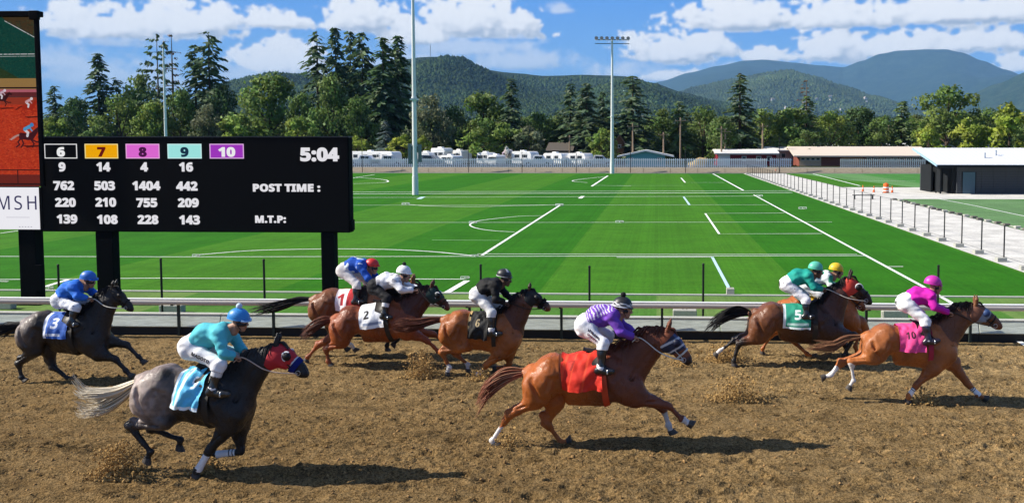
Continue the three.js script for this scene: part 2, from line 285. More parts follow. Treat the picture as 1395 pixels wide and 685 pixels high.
// low concrete blocks and small white frames lying about the field
{
  const blockM = concMat([0.56, 0.55, 0.50], 2);
  const spots = [[4, 421, 'leftmost of the concrete blocks behind the kerb, at the photo edge', .55, .2], [234, 426, 'pale concrete block on the verge behind the blue-helmeted rider in turquoise', .6, .2], [545, 432, 'concrete block on the verge hidden mostly by the pack of horses', .55, .2], [933, 434, 'concrete block on the verge between purple rider and black tailed bay', .6, .22], [1219, 436, 'concrete block on the verge left of the magenta rider', .62, .24], [995, 402, 'white concrete block at the end of the pale blue field line', .22, .2]];
  let proto;
  for (const [x, y, label, w, h] of spots) {
    const p = G(x, y), s = w / 0.6;
    if (!proto) { proto = thing('concrete_block', label, 'block', p, 'concrete blocks behind the kerb'); mesh('block', rbox(0.6, 0.2, 0.24, 0.02, 0, 0.11, 0), blockM, proto); mesh('lifting_loop', new THREE.TorusGeometry(0.05, 0.01, 6, 12, Math.PI).translate(0, 0.205, 0), std([0.08, 0.08, 0.08], 0.6), proto); proto.scale.set(s, h / .2, 1); }
    else copyOf(proto, label, p, 'concrete blocks behind the kerb').scale.set(s, h / .2, 1);
  }
  const goals = [[646, 350, 'white folded frame where the halfway line meets the long touchline'], [633, 380, 'white folded frame at the top of the short diagonal line'], [266, 349.5, 'white folded frame on the turf under the tote board'], [65, 394, 'folded frame beside the thick left scoreboard post'], [762, 280.5, 'small frame at the far end of the halfway line'], [644, 304.5, 'small frame at the left of the marked circle'], [844, 303.6, 'small frame on the line right of the marked circle'], [1035, 268, 'low white frame by the far corner of the field'], [552, 279, 'low frame right of the light pole foot'], [1094, 285, 'small frame on the right touchline']];
  let gp;
  for (const [x, y, label] of goals) {
    const p = G(x, y), k = clamp((y - 195) / 150, 0.55, 1.1);
    if (!gp) {
      gp = thing('folded_frame', label, 'frame', p, 'small frames lying on the field');
      mesh('tube_frame', merge([bar(v3(-.3, .03, 0), v3(.3, .03, 0), .025), bar(v3(-.3, .16, -.05), v3(.3, .16, -.05), .025), bar(v3(-.3, .03, 0), v3(-.3, .16, -.05), .025), bar(v3(.3, .03, 0), v3(.3, .16, -.05), .025), bar(v3(0, .03, 0), v3(0, .16, -.05), .02)]), std([0.75, 0.75, 0.72], 0.5), gp);
      mesh('footing', rbox(.16, .07, .2, .01, .2, .045, .05), blockM, gp);
    } else { const c = copyOf(gp, label, p, 'small frames lying on the field'); void c; }
    scene.children[scene.children.length - 1].scale.setScalar(0.5 / k > 0.85 ? 0.85 : 0.5 / k);
  }
}
// slim black fence posts on the verge
{
  const list = [[80, 361, 'slim black fence post between the two left scoreboard posts'], [220, 353, 'slim black fence post under the middle of the tote board'], [360, 354, 'slim black fence post left of the right scoreboard post'], [803, 363, 'slim black fence post between black rider and purple rider'], [958, 360, 'slim black fence post right of the purple rider'], [1278, 362, 'slim black fence post behind the magenta rider'], [503, 358, 'slim black fence post behind the rider in white'], [655, 361, 'slim black fence post behind the rider in black'], [1118, 361, 'slim black fence post behind the riders in green']];
  let p0; const z = G(839, 434).z;
  for (const [x, top, label] of list) {
    const b = V(x, 420, z), h = V(x, top, z).y; b.y = 0;
    if (!p0) { p0 = thing('fence_post', label, 'post', b, 'slim black posts along the verge'); mesh('post', cyl(0.028, 0.028, 1, 10), std([0.012, 0.012, 0.013], 0.5), p0); mesh('cap', new THREE.SphereGeometry(0.034, 10, 6).scale(1, 0.6, 1).translate(0, 1, 0), std([0.012, 0.012, 0.013], 0.5), p0); }
    else copyOf(p0, label, b, 'slim black posts along the verge');
    scene.children[scene.children.length - 1].scale.y = h;
  }
}
// fence along the concrete path: black posts, concrete footings, thin wires
{
  const f = thing('path_fence', 'long low fence of thin black posts on concrete footings beside the pale path', 'fence', [XF, 0, 0]);
  const blk = std([0.02, 0.02, 0.022], 0.5), pg = cyl(0.028, 0.028, 1.36, 8), fg = rbox(0.36, 0.17, 0.30, 0.02, -0.12, 0.09, 0), fm = concMat([0.58, 0.57, 0.53], 2);
  const r = rng(3); let last = 0;
  for (let z = zE - 1.0; z > zF + 1; z -= 2.46) { mesh('post', pg, blk, f).position.z = z; const b = mesh('footing', fg, fm, f); b.position.z = z + (r() - 0.5) * 0.2; b.rotation.y = (r() - 0.5) * 0.2; last = z; }
  mesh('wire', merge([bar(v3(0, 1.34, zE - 1), v3(0, 1.34, last), 0.008, 5), bar(v3(0, 0.2, zE - 1), v3(0, 0.2, last), 0.006, 5)]), blk, f);
  const e = thing('footing_row', 'row of small dark and pale footing blocks along the far edge of the path', 'footing', [XR, 0, 0]);
  const dk = concMat([0.20, 0.19, 0.17], 2); let i = 0;
  for (let z = zE - 3; z > -75; z -= 1.3) { const b = mesh('footing', rbox(0.3, 0.14, 0.3, 0.02, 0, 0.08, 0), i++ % 3 ? dk : fm, e); b.position.set((r() - 0.5) * 0.25, 0, z + (r() - 0.5) * 0.3); }
  mesh('edge_strip', box(0.12, 0.06, zE + 75, 0.25, 0.02, (zE - 75) / 2), fm, e);
}
// traffic cones and barrels
{
  const org = std([0.80, 0.13, 0.02], 0.6), wht = std([0.8, 0.8, 0.78], 0.5), blk = std([0.03, 0.03, 0.03], 0.8);
  const cs = [[1176, 261, 'orange traffic cone left of the other cones on the crossing'], [1191, 262, 'orange traffic cone just left of the banded barrel'], [1216, 262.5, 'orange traffic cone right of the banded barrel'], [1052.5, 235.5, 'orange marker at the far end of the path fence'], [1057, 236, 'second orange marker at the far end of the path fence, to the right'], [1096.6, 233.5, 'distant orange cone before the tan wall']];
  let c0;
  for (const [x, y, label] of cs) { const p = G(x, y); p.s = 1; if (!c0) { c0 = thing('traffic_cone', label, 'cone', p, 'orange cones'); mesh('cone_body', new THREE.LatheGeometry([[.17, .03], [.15, .05], [.035, .88], [.02, .9], [0, .9]].map((q) => new THREE.Vector2(...q)), 16), org, c0); mesh('band', new THREE.LatheGeometry([[.105, .4], [.078, .56]].map((q) => new THREE.Vector2(...q)), 16), wht, c0); c0.scale.setScalar(.68); mesh('cone_base', rbox(.42, .04, .42, .01, 0, .02, 0), blk, c0); } else copyOf(c0, label, p, 'orange cones'); }
  const b = thing('traffic_barrel', 'orange traffic barrel with white bands beside the cones', 'barrel', G(1207.5, 263));
  mesh('barrel_body', new THREE.LatheGeometry([[.3, 0], [.3, .3], [.285, .31], [.285, .6], [.265, .61], [.265, .9], [.2, .96], [.0, .98]].map((q) => new THREE.Vector2(q[0], q[1] + .05)), 20), org, b);
  for (const y of [.2, .52]) mesh('band', cyl(.305 - (y > .3 ? .013 : 0), .305 - (y > .3 ? .013 : 0), .12, 20, 0, y, 0), wht, b);
  b.scale.setScalar(.85); mesh('barrel_base', cyl(.4, .38, .06, 20), blk, b); mesh('handle', new THREE.TorusGeometry(.08, .02, 6, 12, Math.PI).translate(0, 1.02, 0), org, b);
  const s = thing('low_bench', 'low dark bench standing on the concrete path', 'bench', G(1177, 271.5));
  mesh('seat', rbox(1.7, .06, .35, .01, 0, .33, 0), blk, s); for (const x of [-.7, .7]) mesh('leg', box(.06, .3, .3, x, .15, 0), blk, s);
}
// ------------------------------------------------------------------ low dark building on the right
{
  const z = -84, A = V(1281, 240, z).x, B = V(1470, 240, z).x, eave = V(1275, 226, z + 1.2).y, ridge = V(1300, 203.5, z - 6.5).y;
  const b0 = 0, b = thing('field_house', 'long dark block field house with pale sloping metal roof and open porch', 'building', [A, 0, z]);
  const wallM = std([0.062, 0.067, 0.075], 0.85), trim = std([0.016, 0.018, 0.02], 0.85), roofM = std([0.62, 0.64, 0.66], 0.65), L = B - A;
  const px = (x) => V(x, 240, z).x - A;
  // wall of block courses, each course its own piece
  const nC = 11, h0 = 0.02, hh = (eave - 0.12) / nC, w0 = px(1304);
  for (let i = 0; i < nC; i++) for (let k = 0; k < 10; k++) { const w = (L - w0) / 10; if (k === 0 && i < 9) { mesh('block_course', box(px(1311) - w0, hh - 0.015, 0.3, (px(1311) + w0) / 2, h0 + hh * (i + 0.5), 0), wallM, b); continue; } mesh('block_course', box(w - 0.012, hh - 0.015, 0.3, w0 + w * (k + 0.5), h0 + hh * (i + 0.5), 0), wallM, b); }
  mesh('wall_core', box(L - w0 - 0.05, eave - 0.1, 0.24, (L + w0) / 2, (eave - 0.1) / 2, -0.03), trim, b);
  mesh('back_wall', box(L, eave, 0.2, L / 2, eave / 2, -6.1), wallM, b); mesh('side_wall', box(0.2, eave, 3.2, 0.12, eave / 2, -4.4), trim, b); mesh('porch_wall', box(0.25, eave - .1, 6, w0 - 0.2, eave / 2 - .05, -3.1), trim, b);
  for (const d of [-.05, -1.4, -2.8]) mesh('porch_post', box(0.12, eave - 0.03, 0.12, .1, eave / 2, d), trim, b);
  mesh('screen_panel', box(.05, eave - .2, 1.2, .1, eave / 2, -.75), trim, b);
  const door = mesh('door', box(px(1329) - px(1311), hh * 9, 0.06, (px(1329) + px(1311)) / 2, hh * 4.5, 0.165), std([0.06, 0.105, 0.14], 0.25), b);
  mesh('door_frame', merge([box(.06, hh * 9, .08, px(1311), hh * 4.5, .17), box(.06, hh * 9, .08, px(1329), hh * 4.5, .17)]), trim, door);
  const slope = Math.atan2(ridge - eave, 6.5 + 1.2), len = Math.hypot(ridge - eave, 7.7) + .2, roof = mesh('roof', box(L + 1.0, 0.1, len, 0, 0, -len / 2).rotateX(slope).translate(L / 2 - 0.1, eave + .06, 1.35), roofM, b);
  for (let i = 0; i <= 26; i++) mesh('roof_seam', box(0.04, 0.02, len - .05, 0, 0.058, -len / 2).rotateX(slope).translate(-0.5 + (L + .8) * i / 26, eave + .06, 1.35), roofM, roof);
  mesh('fascia', box(L + 1.02, 0.2, 0.08, L / 2 - 0.1, eave - 0.03, 1.38), trim, b); mesh('bargeboard', box(.1, .16, len, 0, 0, -len / 2).rotateX(slope).translate(-.64, eave + .02, 1.35), std([.30, .45, .58], .6), b);
  for (const [x, d] of [[1350, 3], [1372, 4.2]]) mesh('roof_vent', cyl(.12, .12, .5, 10, px(x), eave + .1 + Math.tan(slope) * d, 1.35 - d), roofM, roof);
}
// ------------------------------------------------------------------ tote board and video screen
const matte = (c, r) => new THREE.MeshPhysicalMaterial({ color: new THREE.Color().setRGB(...c), roughness: r, specularIntensity: 0.12 });
const blackM = matte([0.006, 0.006, 0.008], 0.8);
{
  const z = zS, xl = V(52.5, 250, z).x, xr = V(474.5, 250, z).x, yt = V(260, 187, z).y, yb = V(260, 316.3, z).y, w = xr - xl, h = yt - yb;
  const t = thing('tote_board', 'wide black tote board with lit white numbers on two posts', 'scoreboard', [(xl + xr) / 2, 0, z - 0.2]);
  mesh('cabinet', rbox(w, h, 0.34, 0.02, 0, (yt + yb) / 2, 0), blackM, t);
  const face = (g, CW, CH) => {
    g.fillStyle = '#050507'; g.fillRect(0, 0, CW, CH);
    const X = (q) => (q / 2.854 - 52.5) / 422 * CW, Y = (q) => (q / 2.854 + 180 - 187) / 129.3 * CH, K = CW / 422 / 2.854;
    const txt = (s, x, y, wd, hgt, col, align = 'center') => {
      g.save(); const size = hgt * K / 0.72; g.font = '900 ' + size + 'px sans-serif'; g.textAlign = 'center'; g.textBaseline = 'alphabetic'; const m = g.measureText(s).width; g.translate(X(x), Y(y) + hgt * K / 2); g.scale(wd * K / m, 1); g.fillStyle = col; g.strokeStyle = col; g.lineWidth = size * 0.045; g.fillText(s, 0, 0); g.strokeText(s, 0, 0); g.restore();
    };
    const cell = (x0, x1, fill, edge, s, col) => { g.fillStyle = edge; g.fillRect(X(x0), Y(41), (x1 - x0) * K, 60 * K); g.fillStyle = fill; g.fillRect(X(x0 + 4), Y(45), (x1 - x0 - 8) * K, 52 * K); txt(s, (x0 + x1) / 2, 73, s.length > 1 ? 66 : 32, 36, col); };
    cell(168, 298, '#08080a', '#f4f2f4', '6', '#ffffff'); cell(328, 460, '#ffb400', '#ffe9a0', '7', '#6a1010'); cell(490, 623, '#ec6fe0', '#f8b8f0', '8', '#4a1048'); cell(654, 788, '#a8f4f0', '#d8ffff', '9', '#12324a'); cell(819, 953, '#a838c8', '#f0c0f4', '10', '#ffffff');
    const wv = '#f6f4fa';
    for (const [s, x, y] of [['9', 236, 133], ['14', 399, 133], ['4', 561, 133], ['16', 725, 133], ['762', 240, 208], ['503', 402, 208], ['1404', 566, 208], ['442', 727, 209], ['220', 244, 275], ['210', 404, 274], ['755', 567, 275], ['209', 730, 275], ['139', 248, 342], ['108', 408, 343], ['228', 569, 343], ['143', 733, 344]]) txt(s, x, y, s.length * 27.5, 34, wv);
    txt('5:04', 1246, 83, 150, 50, wv); txt('POST TIME :', 1115, 215, 266, 29, wv); txt('M.T.P:', 1050, 341, 124, 27, wv);
    g.fillStyle = 'rgba(0,0,0,0.16)'; for (let y = 0; y < CH; y += 6) g.fillRect(0, y, CW, 1.6); for (let x = 0; x < CW; x += 6) g.fillRect(x, 0, 1.6, CH);   // gaps between the lamps
  };
  const tex = canvasTex(2048, 640, face), dm = matte([0.006, 0.006, 0.007], 0.8); dm.emissive.setRGB(1, 1, 1); dm.emissiveMap = tex; dm.emissiveIntensity = 0.58;
  mesh('number_display', new THREE.BoxGeometry(w - 0.06, h - 0.06, 0.02).translate(0, (yt + yb) / 2, 0.172), [blackM, blackM, blackM, blackM, dm, blackM], t);
  mesh('side_box', box(0.07, 0.28, 0.2, w / 2 + 0.03, yb + 0.2, 0.05), blackM, t);
  mesh('top_edge', box(w + 0.02, 0.03, 0.38, 0, yt + 0.012, 0), std([0.05, 0.05, 0.055], 0.4), t);
  const cx = (xl + xr) / 2;
  for (const [a, b] of [[135, 158], [440, 457.5]]) { const x0 = V(a, 360, z - .2).x - cx, x1 = V(b, 360, z - .2).x - cx; mesh('post', rbox(x1 - x0, yb + 0.05, 0.34, 0.02, (x0 + x1) / 2, yb / 2 - 0.02, 0), blackM, t); mesh('base_plate', box(x1 - x0 + 0.2, 0.03, 0.5, (x0 + x1) / 2, 0.02, 0), blackM, t); }
  // video screen with a white panel beneath
  const zv = z + 0.10, r = V(52.6, 100, zv).x, top = V(50, 15, zv).y, bot = V(50, 314, zv).y, mid = V(30, 254, zv).y, wv = 3.4, sr = V(47.5, 140, zv).x - r;
  const s = thing('video_screen', 'tall black framed video screen showing a race on red dirt above a white panel', 'screen', [r, 0, zv]);
  mesh('cabinet', box(wv, top - bot - .05, 0.2, -wv / 2 - 0.42, (top + bot) / 2, -0.34), blackM, s);
  mesh('frame_side', rbox(-sr - 0.02, top - mid, 0.09, 0.015, sr / 2, (top + mid) / 2, -0.06), blackM, s);
  mesh('frame_top', rbox(wv, 0.15, 0.22, 0.015, -wv / 2, top - 0.06, -0.15), blackM, s); mesh('frame_corner', rbox(0.25, 0.24, 0.12, 0.02, -0.12, top - 0.1, -0.06), blackM, s);
  const vh = top - 0.13 - mid, vw = wv + sr - 0.04;
  const img = canvasTex(1024, 1408, (g, CW, CH) => {
    const X = (px) => CW - (47.5 - px) * CW / (vw / (V(48, 140, zv).x - V(47, 140, zv).x)), Y = (py) => (py - 23) / (254 - 23) * CH, R = rng(8);
    g.fillStyle = '#12463c'; g.fillRect(0, 0, CW, CH); g.fillStyle = '#4a3a24'; g.beginPath(); g.moveTo(X(0), Y(23)); g.lineTo(CW, Y(23)); g.lineTo(CW, Y(51)); g.lineTo(X(4), Y(28)); g.fill();
    g.fillStyle = '#2d3f20'; g.beginPath(); g.moveTo(X(-60), Y(60)); g.lineTo(X(20), Y(106)); g.lineTo(X(-60), Y(106)); g.fill();
    g.strokeStyle = '#d8d4d8'; g.lineWidth = 7; g.beginPath(); g.moveTo(X(3), Y(28)); g.lineTo(X(46), Y(52)); g.stroke(); g.beginPath(); g.moveTo(0, Y(74)); g.lineTo(CW, Y(73)); g.stroke(); g.lineWidth = 4; g.beginPath(); g.moveTo(0, Y(77)); g.lineTo(CW, Y(76)); g.stroke();
    g.fillStyle = '#a5814c'; g.fillRect(0, Y(106), CW, Y(121) - Y(106)); g.fillStyle = '#2a1712'; g.fillRect(0, Y(118), CW, 12); g.fillStyle = '#c56a78'; g.fillRect(0, Y(121), CW, 26); g.fillStyle = '#6a2a2c'; g.fillRect(0, Y(125), CW, 40);
    g.fillStyle = '#c93a1c'; g.fillRect(0, Y(132), CW, Y(254) - Y(132)); g.fillStyle = '#a53c26'; g.fillRect(0, Y(132), CW, Y(142) - Y(132));
    for (let i = 0; i < 5200; i++) { const y = Y(142) + R() * (Y(238) - Y(142)); g.fillStyle = ['rgba(230,80,40,.5)', 'rgba(150,30,14,.5)', 'rgba(240,110,60,.4)'][i % 3]; g.fillRect(R() * CW, y, 5 + R() * 16, 3 + R() * 5); }
    g.fillStyle = '#7a2a20'; g.fillRect(0, Y(238), CW, Y(254) - Y(238)); g.fillStyle = '#301414'; g.fillRect(0, Y(231), CW, 8); g.fillRect(0, Y(250), CW, 14); for (let i = 0; i < 12; i++) g.fillRect(X(12 - i * 30), Y(231), 8, Y(252) - Y(231));
    for (let i = 0; i < 2600; i++) { g.fillStyle = ['rgba(30,96,78,.5)', 'rgba(8,40,34,.5)', 'rgba(120,110,70,.25)'][i % 3]; g.fillRect(R() * CW, Y(27) + R() * (Y(104) - Y(27)), 4 + R() * 9, 3 + R() * 6); }
    const U = 6.2, poly = (x, y, k, col, pts) => { g.fillStyle = col; g.beginPath(); pts.forEach(([a, b], i) => i ? g.lineTo(X(x) + a * U * k, Y(y) + b * U * k) : g.moveTo(X(x) + a * U * k, Y(y) + b * U * k)); g.closePath(); g.fill(); };
    const line = (x, y, k, col, w, pts) => { g.strokeStyle = col; g.lineWidth = w * U * k; g.lineCap = 'round'; g.lineJoin = 'round'; g.beginPath(); pts.forEach(([a, b], i) => i ? g.lineTo(X(x) + a * U * k, Y(y) + b * U * k) : g.moveTo(X(x) + a * U * k, Y(y) + b * U * k)); g.stroke(); };
    const horse = (x, y, k, body, shirt, tail, cap) => {
      poly(x, y + 13, k, 'rgba(60,10,6,.75)', [[-6, -1], [20, -1.5], [24, 0], [0, 1.5]]);
      for (const l of [[[-7, 2], [-11, 6], [-9, 9], [-13, 12]], [[-6, 3], [-4, 8], [-7, 12]], [[6, 3], [12, 6], [17, 6]], [[5, 3], [9, 8], [7, 12]]]) line(x, y, k, body, 1.7, l);
      poly(x, y, k, body, [[-10, -3], [-7, -5], [0, -4], [6, -5], [12, -10], [15, -12], [20, -8], [19, -6], [15, -7], [11, -1], [8, 3], [2, 4], [-4, 3], [-9, 3]]);
      line(x, y, k, tail, 2.2, [[-10, -2], [-15, 0], [-19, 3]]); line(x, y, k, tail, 1, [[-10, -2], [-16, 2], [-21, 3]]);
      line(x, y, k, '#ece6ee', 3, [[-2, -8], [2, -5], [1, -1]]); line(x, y, k, shirt, 4, [[-2, -9], [4, -12]]); line(x, y, k, shirt, 1.8, [[4, -11], [7, -7]]); g.fillStyle = cap; g.beginPath(); g.arc(X(x) + 7 * U * k, Y(y) - 14 * U * k, 2.4 * U * k, 0, 7); g.fill();
    };
    horse(-6, 134, .8, '#3a0f12', '#d8b8c8', '#2a0a0c', '#f0e0f0'); horse(30, 146, .85, '#b02a14', '#e0b0b8', '#7a1c0c', '#f4e8ee'); horse(27, 186, 1.15, '#48161e', '#5aa8dc', '#c89a94', '#4a90d0');
    for (let i = 0; i < 9000; i++) { g.fillStyle = i & 1 ? 'rgba(255,220,200,.07)' : 'rgba(0,0,0,.09)'; g.fillRect(R() * CW, R() * CH, 3, 3); }
  });
  const vm = matte([0.006, 0.006, 0.007], 0.8); vm.emissive.setRGB(1, 1, 1); vm.emissiveMap = img; vm.emissiveIntensity = 0.38;
  mesh('screen', new THREE.BoxGeometry(vw, vh, 0.04).translate(sr - vw / 2, mid + vh / 2, -0.2), [blackM, blackM, blackM, blackM, vm, blackM], s);
  const pr = V(49, 285, zv).x - r, pt = V(30, 255.5, zv).y, pb = V(30, 313, zv).y;
  const pan = canvasTex(1024, 384, (g, CW, CH) => {
    g.fillStyle = '#f6f5fb'; g.fillRect(0, 0, CW, CH); const k = CW / 2.8, X = (px) => CW + (px - 49) * k * (V(48, 285, zv).x - V(47, 285, zv).x), Y = (py) => (py - 255.5) / 57.5 * CH;
    g.strokeStyle = '#2e2c58'; g.lineWidth = 11; g.lineCap = 'butt'; const cap = Y(286) - Y(267);
    g.font = Math.round(cap / 0.72) + 'px sans-serif'; g.fillStyle = '#2e2c58'; g.textAlign = 'center';
    for (const [c, x] of [['M', -1], ['S', 19], ['H', 38]]) { g.save(); g.translate(X(x), Y(286)); g.scale(1.05, 1); g.fillText(c, 0, 0); g.restore(); }
    g.fillStyle = '#d6d4de'; g.fillRect(X(2), Y(296), X(34) - X(2), 7); g.fillStyle = '#9a98a8'; for (let i = 0; i < 5; i++) g.fillRect(X(19 + i * 4), Y(309), 14, 6);
  });
  const pm = matte([0.03, 0.03, 0.03], 0.8); pm.emissive.setRGB(1, 1, 1); pm.emissiveMap = pan; pm.emissiveIntensity = 0.52;
  mesh('white_panel', new THREE.BoxGeometry(2.8, pt - pb, 0.05).translate(pr - 1.4, (pt + pb) / 2, -0.16), [blackM, blackM, blackM, blackM, pm, blackM], s);
  mesh('panel_edge', box(0.08, pt - pb, 0.08, pr + 0.045, (pt + pb) / 2, -0.14), blackM, s);
  const a = V(29.5, 360, zv - .3).x - r, b = V(52.5, 360, zv - .3).x - r;
  mesh('post', rbox(b - a, bot + 0.1, 0.36, 0.02, (a + b) / 2, bot / 2, -0.34), blackM, s); mesh('post', rbox(b - a, bot + 0.1, 0.36, 0.02, (a + b) / 2 - 2.6, bot / 2, -0.34), blackM, s); mesh('base_plate', box(b - a + 0.25, 0.03, 0.6, (a + b) / 2, 0.02, -0.34), blackM, s); mesh('cable_box', box(0.16, 0.7, 0.2, b + 0.06, 0.75, -0.2), blackM, s);
}
// ------------------------------------------------------------------ floodlight poles
{
  const steel = std([0.72, 0.73, 0.72], 0.5), dark = std([0.10, 0.12, 0.13], 0.5), glass = std([0.5, 0.55, 0.58], 0.15, { metalness: 0.3 });
  function pole(label, px, py, turn) {
    const p = G(px, py), t = thing('floodlight_pole', label, 'light pole', p);
    t.rotation.y = turn;
    mesh('pole', cyl(0.30, 0.13, 19.5, 20), steel, t); mesh('sleeve', cyl(0.33, 0.32, 1.6, 20), steel, t); mesh('joint', cyl(0.29, 0.285, 0.12, 20, 0, 8.2, 0), steel, t);
    const arm = mesh('crossarm', merge([box(5.2, 0.12, 0.12, 0, 19.3, 0), box(5.2, 0.1, 0.1, 0, 18.75, 0)]), dark, t);
    for (let i = 0; i < 7; i++) { const l = mesh('lamp', merge([new THREE.CylinderGeometry(0.28, 0.16, 0.32, 12).rotateX(Math.PI / 2 - 0.5)]), dark, t); l.position.set(-2.4 + i * 0.8, 19.45, 0.18); const q = mesh('lens', new THREE.CylinderGeometry(0.25, 0.25, 0.03, 12).rotateX(Math.PI / 2 - 0.5).translate(0, -0.085, 0.155), glass, l); void q; }
    return t;
  }
  const a = pole('tall steel floodlight pole with control boxes standing beside the tote board', 565.5, 265.5, 0.05);
  for (const [x, y, h] of [[0.42, 3.55, 1.5], [-0.42, 3.5, 1.7]]) mesh('control_box', rbox(0.26, h, 0.36, 0.02, x, y, 0.0), std([0.16, 0.19, 0.19], 0.5), a);
  mesh('bracket', merge([box(1.0, 0.08, 0.1, 0, 4.2, 0), box(1.0, 0.08, 0.1, 0, 2.9, 0), box(.66, .14, .5, 0, 8.1, 0)]), steel, a);
  a.children.forEach((m) => { if (['pole', 'sleeve', 'joint'].includes(m.name)) m.scale.set(.8, 1, .8); });
  const b = pole('distant floodlight pole with a wide lamp bar right of centre', 834, 236.5, 0.1); b.scale.set(0.95, 0.995, 0.95);
  const c = pole('thin floodlight pole rising behind the left part of the tote board', 226.5, 237, 2.02); c.scale.set(0.8, 0.95, 0.8);
}
// ------------------------------------------------------------------ beyond the field: wall, white fence, sheds, trailers
const zW = zF - 2.2, TY = 0.8, zP = zW - 2.0;
const ground2 = std([0.16, 0.13, 0.08], 1, { map: grassTex.clone() }); ground2.map.repeat.set(200, 100);
struct('terrace', box(420, 0.9, 90, 0, TY - 0.45, zW - 45.2), ground2);
{
  const t = thing('retaining_wall', 'long low tan retaining wall along the far end of the field', 'wall', [0, 0, zW]);
  const tan = concMat([0.66, 0.52, 0.38], 1), cap = std([0.72, 0.70, 0.66], 0.8), g1 = box(3.96, 0.80, 0.20, 0, 0, 0).rotateX(-.36).translate(0, .40, .10), g2 = box(4.0, 0.10, 0.22, 0, 0.82, -.08);
  for (let x = -92; x < 92; x += 4) { mesh('wall_panel', g1, tan, t).position.x = x; mesh('cap', g2, cap, t).position.x = x; }
  const net = std([0.012, 0.012, 0.012], 0.6); let n0;
  for (const [x, top, label] of [[493, 186, 'thin black net post just right of the tote board by the far wall'], [638, 186, 'thin black net post before the light green young tree'], [711, 203, 'thin black net post before the white flowering bush'], [785, 200, 'thin black net post by the long white trailer'], [859, 195, 'thin black net post before the teal shed'], [934, 198, 'thin black net post between teal shed and red shed'], [1062, 188, 'thin black net post right of the red shed']]) {
    const z = zW + 0.5, b = V(x, 230, z), h = V(x, top, z).y; b.y = 0;
    if (!n0) { n0 = thing('net_post', label, 'post', b, 'thin black net posts along the far wall'); mesh('post', cyl(0.05, 0.04, 1, 8), net, n0); mesh('cap', new THREE.SphereGeometry(.06, 8, 6).scale(1, .15, 1).translate(0, 1, 0), net, n0); } else copyOf(n0, label, b, 'thin black net posts along the far wall');
    scene.children[scene.children.length - 1].scale.y = h;
  }
  const white = std([0.88, 0.88, 0.87], 0.6);
  const fence = (label, x0, x1, mat, h, z) => {
    const f = thing('picket_fence', label, 'fence', [x0, TY, z]), L = x1 - x0, r = rng(Math.round(x1 * 7 + 900)), list = [];
    for (let x = 0; x < L; x += 0.30) list.push(box(0.17, h * (0.97 + r() * 0.05), 0.03, x, h / 2 + 0.03, 0.035 + (r() - .5) * .01));
    mesh('picket_row', merge(list), mat, f).userData.kind = 'stuff';
    mesh('rail', merge([box(L, .09, .04, L / 2, .3, 0), box(L, .09, .04, L / 2, h - .2, 0)]), mat, f);
    for (let x = 0; x <= L; x += 2.4) mesh('fence_post', box(.11, h + .08, .11, x, h / 2, -.03), mat, f);
  };
  const X = (px) => V(px, 220, zP).x;
  fence('long white picket fence above the far tan wall before the trailers', X(424), X(1046), white, 1.3, zP);
  fence('pale grey picket fence before the long cream roofed building', X(1146), X(1262), std([0.62, 0.61, 0.58], 0.7), 1.25, zP);
  fence('short pale fence right of the red shed', X(1052), X(1082), std([0.66, 0.70, 0.74], 0.7), 1.3, zP - 2);
}
const winM = std([0.035, 0.045, 0.055], 0.15), tyre = std([0.02, 0.02, 0.02], 0.9), rimM = std([0.55, 0.55, 0.55], 0.35, { metalness: 0.6 });
function wheelAt(parent, x, y, z, r) { const w = mesh('wheel', new THREE.CylinderGeometry(r, r, 0.22, 18).rotateX(Math.PI / 2), tyre, parent); w.position.set(x, y, z); mesh('rim', new THREE.CylinderGeometry(r * .55, r * .55, 0.24, 14).rotateX(Math.PI / 2), rimM, w); }
